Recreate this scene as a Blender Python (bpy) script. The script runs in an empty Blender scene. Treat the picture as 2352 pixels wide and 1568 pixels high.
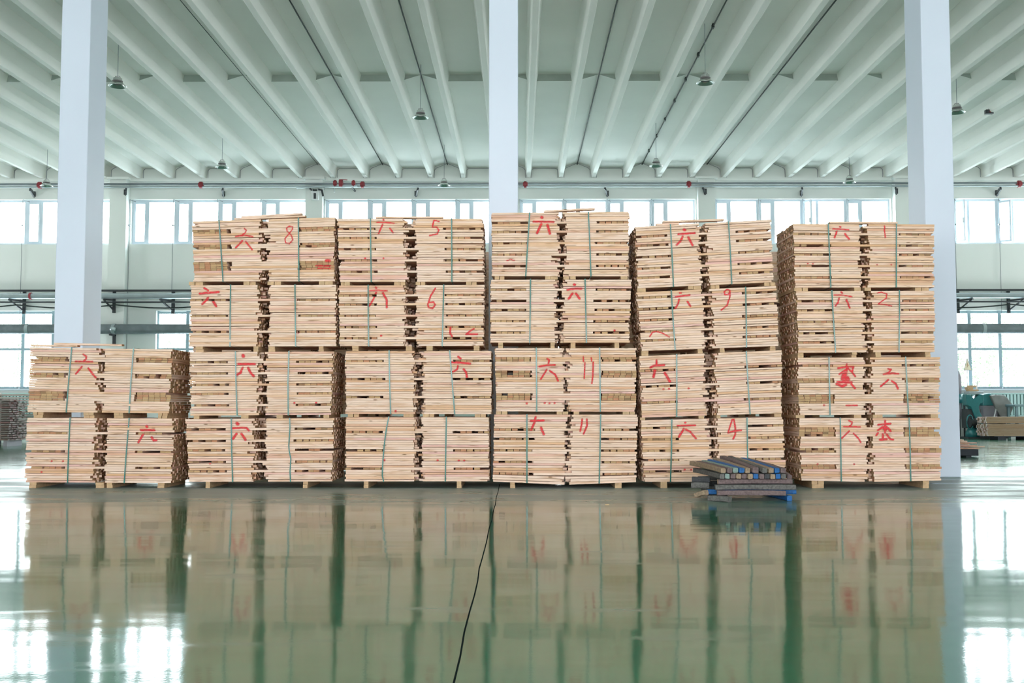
import bpy, math, random
from mathutils import Vector, noise

# ------------------------------------------------------------------ camera, daylight, exposure
SC = bpy.context.scene
C = SC.collection
R = math.radians
rnd = random.Random(11)

cam_data = bpy.data.cameras.new('camera')
cam_data.sensor_width = 36.0
cam_data.lens = 36.0 * 2420 / 2352
cam_data.clip_end = 300
cam = bpy.data.objects.new('camera', cam_data)
C.objects.link(cam)
cam.location = (0, 0, 1.0)
cam.rotation_euler = (R(90) + math.atan(144 / 2420), 0, math.atan(15 / 2420))
SC.camera = cam

SC.view_settings.view_transform = 'Standard'
SC.view_settings.look = 'None'
SC.view_settings.exposure = 0.42
SC.view_settings.gamma = 1.0
SC.view_settings.use_curve_mapping = False
try:
    SC.cycles.max_bounces = 10
    SC.cycles.diffuse_bounces = 6
    SC.cycles.glossy_bounces = 4
    SC.cycles.transparent_max_bounces = 12
    SC.cycles.sample_clamp_indirect = 8.0
    SC.cycles.caustics_reflective = False
    SC.cycles.caustics_refractive = False
except Exception:
    pass

SKY = 13.5                                           # bright overcast sky
world = bpy.data.worlds.new('overcast_sky')
SC.world = world
world.use_nodes = True
wn = world.node_tree
wn.nodes.clear()
w_out = wn.nodes.new('ShaderNodeOutputWorld')
w_bg = wn.nodes.new('ShaderNodeBackground')
w_tc = wn.nodes.new('ShaderNodeTexCoord')
w_sep = wn.nodes.new('ShaderNodeSeparateXYZ')
w_ramp = wn.nodes.new('ShaderNodeValToRGB')
w_ramp.color_ramp.elements[0].position = 0.0
w_ramp.color_ramp.elements[0].color = (0.95, 0.975, 1.0, 1)
w_ramp.color_ramp.elements[1].position = 0.6
w_ramp.color_ramp.elements[1].color = (0.80, 0.90, 1.0, 1)
wn.links.new(w_tc.outputs['Generated'], w_sep.inputs[0])
wn.links.new(w_sep.outputs['Z'], w_ramp.inputs[0])
wn.links.new(w_ramp.outputs[0], w_bg.inputs['Color'])
w_bg.inputs['Strength'].default_value = SKY
wn.links.new(w_bg.outputs[0], w_out.inputs[0])

Y_WALL = 32.3            # far wall
Y_REAR = -7.0            # wall behind the photographer
Y_STACK = 12.65          # fronts of the plank stacks
Y_COL = 14.58            # front faces of the columns
BAY = 6.03
PX = [-0.26 + BAY * k for k in range(-4, 5)]          # pilasters of the far wall
Z_LOW0, Z_LOW1, Z_UP0, Z_UP1 = 1.47, 3.88, 5.94, 7.34  # window bands


def portal(name, x0, x1, z0, z1, y, inward):
    """daylight through one window band or added opening (guides the sky light into the hall)"""
    ld = bpy.data.lights.new(name, 'AREA')
    ld.shape = 'RECTANGLE'
    ld.size = x1 - x0
    ld.size_y = z1 - z0
    ld.cycles.is_portal = True
    o = bpy.data.objects.new(name, ld)
    C.objects.link(o)
    o.location = ((x0 + x1) / 2, y, (z0 + z1) / 2)
    o.rotation_euler = (R(90) if inward > 0 else R(-90), 0, 0)
    return o


FAR_BAYS = [(PX[k], PX[k + 1]) for k in range(1, 7)]
for a, b in FAR_BAYS:
    portal('upper_window_daylight', a + 0.3, b - 0.3, Z_UP0, Z_UP1, Y_WALL + 0.32, -1)
    portal('lower_window_daylight', a + 1.15, b - 1.15, Z_LOW0, Z_LOW1, Y_WALL + 0.32, -1)
REAR_FILL_OPEN = [(-14.0, 14.0, 1.2, 3.15), (-14.0, 14.0, 6.1, 6.9)]  # unseen openings added behind the camera, sized to light the plank fronts
for x0, x1, z0, z1 in REAR_FILL_OPEN:
    portal('rear_fill_daylight', x0, x1, z0, z1, Y_REAR - 0.32, 1)

SIDE_FILL_OPEN = (24.5, 29.5, 0.0, 3.0)                         # unseen openings added in both side walls to brighten the far hall
for nm, x, rz in (('left_fill_daylight', PX[0] - 0.32, R(-90)), ('right_fill_daylight', PX[8] + 0.32, R(90))):
    o = portal(nm, SIDE_FILL_OPEN[0], SIDE_FILL_OPEN[1], 0.02, SIDE_FILL_OPEN[3], 0, 1)
    o.location = (x, (SIDE_FILL_OPEN[0] + SIDE_FILL_OPEN[1]) / 2, SIDE_FILL_OPEN[3] / 2)
    o.rotation_euler = (R(90), 0, rz)

# ------------------------------------------------------------------ helpers


def link(o, parent=None):
    C.objects.link(o)
    if parent is not None:
        o.parent = parent
    return o


def tag(o, label=None, cat=None, group=None, kind=None):
    if label: o['label'] = label
    if cat: o['category'] = cat
    if group: o['group'] = group
    if kind: o['kind'] = kind
    return o


def empty(name, loc=(0, 0, 0), rz=0.0):
    o = bpy.data.objects.new(name, None)
    o.empty_display_size = 0.1
    o.location = loc
    o.rotation_euler = (0, 0, rz)
    return link(o)


class MB:
    """collects simple solids and links them as one mesh object"""

    def __init__(self):
        self.v, self.f, self.smooth = [], [], []

    def poly(self, verts, faces, smooth=False):
        n = len(self.v)
        self.v += [tuple(p) for p in verts]
        self.f += [tuple(i + n for i in q) for q in faces]
        self.smooth += [smooth] * len(faces)
        return self

    def box(self, x0, x1, y0, y1, z0, z1):
        return self.poly([(x0, y0, z0), (x1, y0, z0), (x1, y1, z0), (x0, y1, z0), (x0, y0, z1), (x1, y0, z1), (x1, y1, z1), (x0, y1, z1)],
                         [(0, 3, 2, 1), (4, 5, 6, 7), (0, 1, 5, 4), (1, 2, 6, 5), (2, 3, 7, 6), (3, 0, 4, 7)])

    def obox(self, c, ax, ay, az):
        """box with half-axis vectors"""
        c, ax, ay, az = Vector(c), Vector(ax), Vector(ay), Vector(az)
        p = [c + sx * ax + sy * ay + sz * az for sz in (-1, 1) for sx, sy in ((-1, -1), (1, -1), (1, 1), (-1, 1))]
        return self.poly(p, [(0, 3, 2, 1), (4, 5, 6, 7), (0, 1, 5, 4), (1, 2, 6, 5), (2, 3, 7, 6), (3, 0, 4, 7)])

    def bar(self, p0, p1, w, h, up=(0, 0, 1)):
        p0, p1 = Vector(p0), Vector(p1)
        d = (p1 - p0)
        a = d.normalized().cross(Vector(up))
        if a.length < 1e-4: a = Vector((1, 0, 0))
        a.normalize()
        u = a.cross(d).normalized()
        return self.obox((p0 + p1) / 2, d / 2, a * w / 2, u * h / 2)

    def tube(self, pts, r, n=10, caps=True, smooth=True):
        pts = [Vector(p) for p in pts]
        rings = []
        for i, p in enumerate(pts):
            d = (pts[min(i + 1, len(pts) - 1)] - pts[max(i - 1, 0)]).normalized()
            a = d.cross(Vector((0, 0, 1)))
            if a.length < 0.05: a = d.cross(Vector((0, 1, 0)))
            a.normalize()
            b = a.cross(d)
            rr = r[i] if isinstance(r, (list, tuple)) else r
            rings.append([p + rr * (math.cos(2 * math.pi * k / n) * a + math.sin(2 * math.pi * k / n) * b) for k in range(n)])
        vs = [q for ring in rings for q in ring]
        fs = [(i * n + k, i * n + (k + 1) % n, (i + 1) * n + (k + 1) % n, (i + 1) * n + k) for i in range(len(pts) - 1) for k in range(n)]
        self.poly(vs, fs, smooth)
        if caps:
            self.poly(rings[0], [tuple(range(n))])
            self.poly(rings[-1], [tuple(reversed(range(n)))])
        return self

    def lathe(self, prof, c=(0, 0, 0), n=24, smooth=True):
        vs = [(c[0] + r * math.cos(2 * math.pi * k / n), c[1] + r * math.sin(2 * math.pi * k / n), c[2] + z) for r, z in prof for k in range(n)]
        fs = [(i * n + k, i * n + (k + 1) % n, (i + 1) * n + (k + 1) % n, (i + 1) * n + k) for i in range(len(prof) - 1) for k in range(n)]
        return self.poly(vs, fs, smooth)

    def prism(self, poly, y0, y1):
        """outline in x,z pushed along y"""
        n = len(poly)
        vs = [(x, y0, z) for x, z in poly] + [(x, y1, z) for x, z in poly]
        fs = [tuple(range(n)), tuple(reversed(range(n, 2 * n)))] + [((i + 1) % n, i, i + n, (i + 1) % n + n) for i in range(n)]
        return self.poly(vs, fs)

    def build(self, name, m, parent=None, bevel=0.0, kind=None):
        me = bpy.data.meshes.new(name)
        me.from_pydata(self.v, [], self.f)
        me.polygons.foreach_set('use_smooth', self.smooth)
        me.validate()
        me.update()
        if m: me.materials.append(m)
        o = link(bpy.data.objects.new(name, me), parent)
        if bevel:
            b = o.modifiers.new('bevel', 'BEVEL')
            b.width = bevel
            b.segments = 2
            b.limit_method = 'ANGLE'
        if kind: o['kind'] = kind
        return o


# ------------------------------------------------------------------ materials


def new_mat(name):
    m = bpy.data.materials.new(name)
    m.use_nodes = True
    nt = m.node_tree
    return m, nt, nt.nodes['Principled BSDF'], nt.nodes.new, nt.links.new


def ramp_set(r, stops):
    e = r.color_ramp.elements
    while len(e) < len(stops): e.new(0.5)
    for q, (p, c) in zip(e, stops):
        q.position = p
        q.color = (*c, 1) if len(c) == 3 else c


def mat(name, col, rough=0.6, metal=0.0, var=0.12, scale=3.0, bump=0.0, spec=0.5):
    """painted or raw surface with slight mottling"""
    m, nt, p, N, L = new_mat(name)
    tc = N('ShaderNodeTexCoord')
    no = N('ShaderNodeTexNoise')
    no.inputs['Scale'].default_value = scale
    no.inputs['Detail'].default_value = 5
    L(tc.outputs['Object'], no.inputs['Vector'])
    r = N('ShaderNodeValToRGB')
    ramp_set(r, [(0.25, tuple(c * (1 - var) for c in col)), (0.75, tuple(min(1, c * (1 + var)) for c in col))])
    L(no.outputs['Fac'], r.inputs[0])
    L(r.outputs[0], p.inputs['Base Color'])
    p.inputs['Roughness'].default_value = rough
    p.inputs['Metallic'].default_value = metal
    p.inputs['Specular IOR Level'].default_value = spec
    if bump:
        b = N('ShaderNodeBump')
        b.inputs['Strength'].default_value = bump
        b.inputs['Distance'].default_value = 0.01
        L(no.outputs['Fac'], b.inputs['Height'])
        L(b.outputs[0], p.inputs['Normal'])
    return m


def plank_material(name='sawn_wood', pale=(0.86, 0.645, 0.53), tan=(0.82, 0.57, 0.405), orange=(0.72, 0.43, 0.25), pink=(0.80, 0.50, 0.45), end=(0.43, 0.275, 0.145), streak=(0.30, 0.16, 0.08)):
    """tone attribute: R picks the colour, G marks end grain, B shifts the figure; UV runs along the board"""
    m, nt, p, N, L = new_mat(name)
    at = N('ShaderNodeAttribute')
    at.attribute_name = 'tone'
    se = N('ShaderNodeSeparateColor')
    L(at.outputs['Color'], se.inputs[0])
    rp = N('ShaderNodeValToRGB')
    ramp_set(rp, [(0.0, pale), (0.45, tuple((a + b) / 2 for a, b in zip(pale, tan))), (0.65, tan), (0.82, orange), (1.0, pink)])
    L(se.outputs[0], rp.inputs[0])
    uv = N('ShaderNodeUVMap')
    uv.uv_map = 'UVMap'
    # fine figure along the board
    mp = N('ShaderNodeMapping')
    mp.inputs['Scale'].default_value = (2.2, 90, 1)
    L(uv.outputs[0], mp.inputs[0])
    n1 = N('ShaderNodeTexNoise')
    n1.inputs['Scale'].default_value = 1.0
    n1.inputs['Detail'].default_value = 4
    L(mp.outputs[0], n1.inputs['Vector'])
    # broad patches of heartwood
    mp2 = N('ShaderNodeMapping')
    mp2.inputs['Scale'].default_value = (3.0, 22, 1)
    L(uv.outputs[0], mp2.inputs[0])
    n2 = N('ShaderNodeTexNoise')
    n2.inputs['Scale'].default_value = 1.0
    n2.inputs['Detail'].default_value = 2
    L(mp2.outputs[0], n2.inputs['Vector'])
    r2 = N('ShaderNodeValToRGB')
    ramp_set(r2, [(0.50, (0, 0, 0)), (0.66, (1, 1, 1))])
    L(n2.outputs['Fac'], r2.inputs[0])
    mx1 = N('ShaderNodeMix'); mx1.data_type = 'RGBA'
    L(rp.outputs[0], mx1.inputs[6])
    mx1.inputs[7].default_value = (*[c * 0.88 for c in orange], 1)
    ml = N('ShaderNodeMath'); ml.operation = 'MULTIPLY'; ml.inputs[1].default_value = 0.62
    L(r2.outputs[0], ml.inputs[0])
    L(ml.outputs[0], mx1.inputs[0])
    # dark streaks and knots
    mp3 = N('ShaderNodeMapping')
    mp3.inputs['Scale'].default_value = (4.0, 55, 1)
    mp3.inputs['Location'].default_value = (3.1, 7.7, 0)
    L(uv.outputs[0], mp3.inputs[0])
    n3 = N('ShaderNodeTexNoise')
    n3.inputs['Scale'].default_value = 1.0
    n3.inputs['Detail'].default_value = 1
    L(mp3.outputs[0], n3.inputs['Vector'])
    r3 = N('ShaderNodeValToRGB')
    ramp_set(r3, [(0.655, (0, 0, 0)), (0.72, (1, 1, 1))])
    L(n3.outputs['Fac'], r3.inputs[0])
    mx2 = N('ShaderNodeMix'); mx2.data_type = 'RGBA'
    L(mx1.outputs[2], mx2.inputs[6])
    mx2.inputs[7].default_value = (*streak, 1)
    ml3 = N('ShaderNodeMath'); ml3.operation = 'MULTIPLY'; ml3.inputs[1].default_value = 0.75
    L(r3.outputs[0], ml3.inputs[0])
    L(ml3.outputs[0], mx2.inputs[0])
    # a knot here and there
    mp4 = N('ShaderNodeMapping')
    mp4.inputs['Scale'].default_value = (3.2, 14, 1)
    L(uv.outputs[0], mp4.inputs[0])
    vo = N('ShaderNodeTexVoronoi'); vo.inputs['Scale'].default_value = 1.0
    L(mp4.outputs[0], vo.inputs['Vector'])
    r4 = N('ShaderNodeValToRGB')
    ramp_set(r4, [(0.05, (1, 1, 1)), (0.11, (0, 0, 0))])
    L(vo.outputs['Distance'], r4.inputs[0])
    mx4 = N('ShaderNodeMix'); mx4.data_type = 'RGBA'
    L(mx2.outputs[2], mx4.inputs[6])
    mx4.inputs[7].default_value = (*[c * 0.8 for c in streak], 1)
    L(r4.outputs[0], mx4.inputs[0])
    mx2 = mx4
    # figure modulates value
    r1 = N('ShaderNodeValToRGB')
    ramp_set(r1, [(0.3, (0.86, 0.84, 0.82)), (0.7, (1.06, 1.06, 1.06))])
    L(n1.outputs['Fac'], r1.inputs[0])
    mu = N('ShaderNodeMix'); mu.data_type = 'RGBA'; mu.blend_type = 'MULTIPLY'
    mu.inputs[0].default_value = 1.0
    L(mx2.outputs[2], mu.inputs[6])
    L(r1.outputs[0], mu.inputs[7])
    # end grain
    er = N('ShaderNodeValToRGB')
    ramp_set(er, [(0.0, tuple(c * 1.25 for c in end)), (0.5, end), (0.8, (end[0] * 1.15, end[1] * 0.85, end[2] * 0.9)), (1.0, tuple(c * 0.6 for c in end))])
    L(se.outputs[2], er.inputs[0])
    mx3 = N('ShaderNodeMix'); mx3.data_type = 'RGBA'
    L(se.outputs[1], mx3.inputs[0])
    L(mu.outputs[2], mx3.inputs[6])
    L(er.outputs[0], mx3.inputs[7])
    L(mx3.outputs[2], p.inputs['Base Color'])
    p.inputs['Roughness'].default_value = 0.8
    p.inputs['Specular IOR Level'].default_value = 0.2
    b = N('ShaderNodeBump')
    b.inputs['Strength'].default_value = 0.25
    b.inputs['Distance'].default_value = 0.002
    L(n1.outputs['Fac'], b.inputs['Height'])
    L(b.outputs[0], p.inputs['Normal'])
    return m


def spray_material():
    """red paint, edges fade by the cover attribute"""
    m, nt, p, N, L = new_mat('red_paint')
    p.inputs['Base Color'].default_value = (0.80, 0.03, 0.05, 1)
    p.inputs['Roughness'].default_value = 0.75
    p.inputs['Specular IOR Level'].default_value = 0.2
    at = N('ShaderNodeAttribute')
    at.attribute_name = 'cover'
    tc = N('ShaderNodeTexCoord')
    mp = N('ShaderNodeMapping')
    mp.inputs['Scale'].default_value = (25, 25, 160)
    L(tc.outputs['Object'], mp.inputs[0])
    no = N('ShaderNodeTexNoise')
    no.inputs['Scale'].default_value = 1.0
    no.inputs['Detail'].default_value = 3
    L(mp.outputs[0], no.inputs['Vector'])
    r = N('ShaderNodeMapRange')
    r.inputs[1].default_value = 0.25; r.inputs[2].default_value = 0.6
    r.inputs[3].default_value = 0.35; r.inputs[4].default_value = 0.92
    L(no.outputs['Fac'], r.inputs[0])
    mu = N('ShaderNodeMath'); mu.operation = 'MULTIPLY'; mu.use_clamp = True
    L(at.outputs['Fac'], mu.inputs[0])
    L(r.outputs[0], mu.inputs[1])
    L(mu.outputs[0], p.inputs['Alpha'])
    return m


def floor_material():
    """glossy green sealed concrete with dusty and scuffed patches"""
    m, nt, p, N, L = new_mat('green_floor')
    geo = N('ShaderNodeNewGeometry')
    mp = N('ShaderNodeMapping'); mp.inputs['Scale'].default_value = (0.35, 0.35, 1)
    L(geo.outputs['Position'], mp.inputs[0])
    n1 = N('ShaderNodeTexNoise'); n1.inputs['Scale'].default_value = 1.0; n1.inputs['Detail'].default_value = 6
    L(mp.outputs[0], n1.inputs['Vector'])
    r1 = N('ShaderNodeValToRGB')
    ramp_set(r1, [(0.3, (0.012, 0.115, 0.062)), (0.55, (0.022, 0.145, 0.080)), (0.75, (0.045, 0.17, 0.10))])
    L(n1.outputs['Fac'], r1.inputs[0])
    # dust: a worn lane in front of the stacks, plus scattered scuffs drawn out along the lane
    sp = N('ShaderNodeSeparateXYZ'); L(geo.outputs['Position'], sp.inputs[0])
    mr = N('ShaderNodeMapRange'); mr.inputs[1].default_value = 9.9; mr.inputs[2].default_value = 11.6
    L(sp.outputs['Y'], mr.inputs[0])
    mr2 = N('ShaderNodeMapRange'); mr2.inputs[1].default_value = 17.0; mr2.inputs[2].default_value = 13.5; mr2.inputs[3].default_value = 0.22
    L(sp.outputs['Y'], mr2.inputs[0])
    lane = N('ShaderNodeMath'); lane.operation = 'MULTIPLY'
    L(mr.outputs[0], lane.inputs[0]); L(mr2.outputs[0], lane.inputs[1])
    mp2 = N('ShaderNodeMapping'); mp2.inputs['Scale'].default_value = (0.8, 3.0, 1)
    L(geo.outputs['Position'], mp2.inputs[0])
    n2 = N('ShaderNodeTexNoise'); n2.inputs['Scale'].default_value = 1.0; n2.inputs['Detail'].default_value = 7
    L(mp2.outputs[0], n2.inputs['Vector'])
    r2 = N('ShaderNodeValToRGB'); ramp_set(r2, [(0.35, (0.35, 0.35, 0.35)), (0.65, (1, 1, 1))])
    L(n2.outputs['Fac'], r2.inputs[0])
    ld = N('ShaderNodeMath'); ld.operation = 'MULTIPLY'
    L(lane.outputs[0], ld.inputs[0]); L(r2.outputs[0], ld.inputs[1])
    r3 = N('ShaderNodeValToRGB'); ramp_set(r3, [(0.62, (0, 0, 0)), (0.80, (0.5, 0.5, 0.5))])
    L(n2.outputs['Fac'], r3.inputs[0])
    dm = N('ShaderNodeMath'); dm.operation = 'MAXIMUM'
    L(ld.outputs[0], dm.inputs[0]); L(r3.outputs[0], dm.inputs[1])
    mx = N('ShaderNodeMix'); mx.data_type = 'RGBA'
    L(dm.outputs[0], mx.inputs[0])
    L(r1.outputs[0], mx.inputs[6])
    mx.inputs[7].default_value = (0.34, 0.355, 0.35, 1)
    L(mx.outputs[2], p.inputs['Base Color'])
    rr = N('ShaderNodeMapRange'); rr.inputs[3].default_value = 0.07; rr.inputs[4].default_value = 0.55
    L(dm.outputs[0], rr.inputs[0])
    L(rr.outputs[0], p.inputs['Roughness'])
    p.inputs['IOR'].default_value = 1.5
    rs = N('ShaderNodeMapRange'); rs.inputs[3].default_value = 0.43; rs.inputs[4].default_value = 0.12
    L(dm.outputs[0], rs.inputs[0])
    L(rs.outputs[0], p.inputs['Specular IOR Level'])
    # long shallow waves left by the trowel
    mp3 = N('ShaderNodeMapping'); mp3.inputs['Scale'].default_value = (0.7, 1.9, 1)
    L(geo.outputs['Position'], mp3.inputs[0])
    n3 = N('ShaderNodeTexNoise'); n3.inputs['Scale'].default_value = 1.0; n3.inputs['Detail'].default_value = 2
    L(mp3.outputs[0], n3.inputs['Vector'])
    n4 = N('ShaderNodeTexNoise'); n4.inputs['Scale'].default_value = 55.0; n4.inputs['Detail'].default_value = 2
    L(geo.outputs['Position'], n4.inputs['Vector'])
    sm = N('ShaderNodeMath'); sm.operation = 'MULTIPLY_ADD'; sm.inputs[1].default_value = 0.03
    L(n4.outputs['Fac'], sm.inputs[0]); L(n3.outputs['Fac'], sm.inputs[2])
    b = N('ShaderNodeBump'); b.inputs['Strength'].default_value = 0.5; b.inputs['Distance'].default_value = 0.006
    L(sm.outputs[0], b.inputs['Height'])
    L(b.outputs[0], p.inputs['Normal'])
    return m


def glass_material():
    m = bpy.data.materials.new('window_glass')
    m.use_nodes = True
    nt = m.node_tree
    nt.nodes.clear()
    N, L = nt.nodes.new, nt.links.new
    o = N('ShaderNodeOutputMaterial')
    t = N('ShaderNodeBsdfTransparent'); t.inputs[0].default_value = (0.94, 0.97, 0.96, 1)
    g = N('ShaderNodeBsdfGlossy'); g.inputs['Roughness'].default_value = 0.02
    lw = N('ShaderNodeLayerWeight'); lw.inputs[0].default_value = 0.5
    pw = N('ShaderNodeMath'); pw.operation = 'POWER'; pw.inputs[1].default_value = 5.0
    L(lw.outputs['Facing'], pw.inputs[0])
    f = N('ShaderNodeMath'); f.operation = 'MULTIPLY_ADD'; f.inputs[1].default_value = 0.95; f.inputs[2].default_value = 0.03
    L(pw.outputs[0], f.inputs[0])
    x = N('ShaderNodeMixShader')
    L(f.outputs[0], x.inputs[0]); L(t.outputs[0], x.inputs[1]); L(g.outputs[0], x.inputs[2]); L(x.outputs[0], o.inputs[0])
    return m


M = dict(
    wall=mat('wall_paint', (0.80, 0.83, 0.80), 0.7, var=0.03, scale=0.4),
    ceil=mat('ceiling_paint', (0.82, 0.82, 0.78), 0.8, var=0.05, scale=0.5),
    column=mat('column_paint', (0.70, 0.76, 0.88), 0.55, var=0.03, scale=0.6),
    frame=mat('window_frame', (0.66, 0.74, 0.82), 0.4, var=0.03),
    backlitframe=mat('backlit_lower_frame', (0.33, 0.45, 0.50), 0.4, var=0.03),  # backlit shade of the lower frames is put into this darker colour
    floor=floor_material(), glass=glass_material(),
    plank=plank_material(), paint=spray_material(),
    strap=mat('green_strap', (0.012, 0.135, 0.105), 0.2, var=0.25, scale=9.0),
    bearer=mat('bearer_wood', (0.56, 0.37, 0.21), 0.8, var=0.2, scale=20),
    dark=mat('dark_steel', (0.03, 0.035, 0.04), 0.5),
    pipe=mat('grey_pipe', (0.22, 0.25, 0.27), 0.35, metal=0.4, var=0.1),
    galv=mat('galvanised_pipe', (0.45, 0.50, 0.53), 0.3, metal=0.6, var=0.1),
    duct=mat('duct_grey', (0.20, 0.23, 0.25), 0.4, metal=0.4, var=0.2, scale=5),
    red=mat('red_fitting', (0.28, 0.03, 0.04), 0.5),
    cable=mat('black_cable', (0.012, 0.022, 0.02), 0.6),
    lampmetal=mat('lamp_aluminium', (0.55, 0.58, 0.56), 0.25, metal=0.9, var=0.05),
    lampgrey=mat('lamp_housing', (0.16, 0.15, 0.15), 0.45, metal=0.3),
    teal=mat('teal_machine_paint', (0.02, 0.16, 0.17), 0.35, var=0.15, scale=8),
    hood=mat('grey_hood', (0.20, 0.21, 0.20), 0.6, var=0.2, scale=5),
    bag=mat('dust_bag_cloth', (0.23, 0.22, 0.25), 0.9, var=0.15),
    palebag=mat('pale_bag_cloth', (0.42, 0.40, 0.44), 0.9, var=0.1),
    radiator=mat('radiator_paint', (0.45, 0.66, 0.64), 0.4, var=0.03),
    bench=mat('bench_steel', (0.17, 0.27, 0.29), 0.4, metal=0.2),
    sign=mat('pale_yellow_sign', (0.92, 0.85, 0.66), 0.5, var=0.03),
    white=mat('white_metal', (0.80, 0.82, 0.82), 0.4, var=0.03),
    blackwood=mat('dark_crate', (0.025, 0.03, 0.04), 0.6),
    leaf=mat('leaf_green', (0.19, 0.29, 0.15), 0.7, var=0.3),
    bark=mat('bark', (0.34, 0.30, 0.27), 0.9),
    crack=mat('joint_filler', (0.012, 0.016, 0.016), 0.95, spec=0.0),
    slabedge=mat('darker_slab_edge', (0.36, 0.42, 0.38), 0.9),
    yard=mat('yard_concrete', (0.6, 0.61, 0.59), 0.9),
)

# ------------------------------------------------------------------ the hall


def wx(px, y=Y_WALL):
    """metres across the hall for a bearing measured in the photograph, at depth y"""
    return (px - 1191.2) * y / 2420


XL, XR = PX[0], PX[8]
f = MB().box(XL, XR, Y_REAR, Y_WALL, -0.2, 0.0).build('floor', M['floor'], kind='structure')
f['label'] = 'glossy green sealed concrete floor of the hall'
jm = MB()
pts = [(-0.235 + 0.003 * math.sin(i * 1.7) + 0.003 * rnd.uniform(-1, 1), 2.0 + 0.45 * i) for i in range(26)]
for (xa, ya), (xb, yb) in zip(pts, pts[1:]):
    jm.poly([(xa - 0.0038, ya, 0.0008), (xa + 0.0038, ya, 0.0008), (xb + 0.0038, yb, 0.0008), (xb - 0.0038, yb, 0.0008)], [(0, 1, 2, 3)])
tag(jm.build('floor_joint_line', M['crack'], kind='structure'), 'thin dark joint line running across the green floor')
tag(MB().box(-90, 90, Y_WALL + 0.4, 120, -0.4, -0.25).build('ground', M['yard'], kind='structure'), 'pale yard ground outside the far windows')

# far wall with its two bands of windows
wl = MB()
T0, T1 = Y_WALL, Y_WALL + 0.3
ZTOP = 8.62
wl.box(XL, PX[1], T0, T1, 0, ZTOP)
wl.box(PX[7], XR, T0, T1, 0, ZTOP)
for a, b in FAR_BAYS:
    wl.box(a, b, T0, T1, 0, Z_LOW0)
    wl.box(a, a + 1.15, T0, T1, Z_LOW0, Z_LOW1)
    wl.box(b - 1.15, b, T0, T1, Z_LOW0, Z_LOW1)
    wl.box(a, b, T0, T1, Z_LOW1, Z_UP0)
    wl.box(a, a + 0.3, T0, T1, Z_UP0, Z_UP1)
    wl.box(b - 0.3, b, T0, T1, Z_UP0, Z_UP1)
    wl.box(a, b, T0, T1, Z_UP1, ZTOP)
tag(wl.build('wall_back', M['wall'], kind='structure'), 'pale painted far wall with two bands of windows')
for side, x0, x1 in (('left', XL - 0.3, XL), ('right', XR, XR + 0.3)):
    MB().box(x0, x1, Y_REAR, SIDE_FILL_OPEN[0], 0, ZTOP).box(x0, x1, SIDE_FILL_OPEN[1], Y_WALL + 0.3, 0, ZTOP).box(x0, x1, SIDE_FILL_OPEN[0], SIDE_FILL_OPEN[1], SIDE_FILL_OPEN[3], ZTOP).build('wall_' + side, M['wall'], kind='structure')  # unseen side walls; the opening in each is added for light
rw = MB()
(xa, xb, _, z1), (_, _, z2, z3) = REAR_FILL_OPEN[0], REAR_FILL_OPEN[1]
rw.box(XL, xa, Y_REAR - 0.3, Y_REAR, 0, ZTOP).box(xb, XR, Y_REAR - 0.3, Y_REAR, 0, ZTOP)
rw.box(xa, xb, Y_REAR - 0.3, Y_REAR, 0, REAR_FILL_OPEN[0][2]).box(xa, xb, Y_REAR - 0.3, Y_REAR, z1, z2).box(xa, xb, Y_REAR - 0.3, Y_REAR, z3, ZTOP)
rw.build('wall_front', M['wall'], kind='structure')  # unseen rear wall; its wide openings are added for light

for x in PX[1:8]:
    p = MB().box(x - 0.26, x + 0.26, T0 - 0.28, T0, 0, 7.9).box(x - 0.33, x + 0.33, T0 - 0.36, T0, 7.9, 7.97)
    tag(p.build('pilaster_column', M['wall'], kind='structure'), 'flat wall pilaster between two bays of windows')
tag(MB().box(XL, XR, T0 - 0.14, T0, 7.88, 7.975).build('cornice', M['wall'], kind='structure'), 'thin ledge under the roof ribs along the far wall')

# ribbed concrete roof: flat bays and peaked bays take turns beyond the step at Y_STEP
Y_STEP = 23.5
Z_RIB, Z_FLAT, Z_PEAK = 7.98, 8.31, 8.465
RIB0 = 0.31
ribs = [RIB0 + k * 1.005 for k in range(-24, 24)]
cm = MB()
cm.box(XL, XR, Y_REAR - 0.3, Y_STEP, Z_PEAK, 8.62)
prof = [(XL, 8.62), (XR, 8.62), (XR, Z_FLAT)]
for k in range(len(ribs) - 1, 0, -1):
    x1, x0 = ribs[k], ribs[k - 1]
    prof.append((x1, Z_FLAT))
    if (k - 24) % 2 == 0: prof.append(((x0 + x1) / 2, Z_PEAK))
prof += [(ribs[0], Z_FLAT), (XL, Z_FLAT)]
cm.prism([(x, z) for x, z in reversed(prof)], Y_STEP, Y_WALL + 0.3)
co = cm.build('ceiling', M['ceil'], kind='structure')
co.data.materials.append(M['slabedge'])          # darker colour on the front edge of the thicker slab
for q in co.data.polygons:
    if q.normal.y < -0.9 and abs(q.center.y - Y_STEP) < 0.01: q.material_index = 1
tag(co, 'pale green concrete roof slab between the ribs')
for x in ribs:
    if not XL + 0.2 < x < XR - 0.2: continue
    b = MB().prism([(x - 0.062, Z_RIB), (x + 0.062, Z_RIB), (x + 0.085, Z_RIB + 0.2), (x + 0.14, Z_PEAK + 0.01), (x - 0.14, Z_PEAK + 0.01), (x - 0.085, Z_RIB + 0.2)], Y_REAR - 0.3, Y_WALL - 0.002)
    tag(b.build('ceiling_beam', M['ceil'], bevel=0.012, kind='structure'), 'long pale concrete roof rib running to the far wall')

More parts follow.
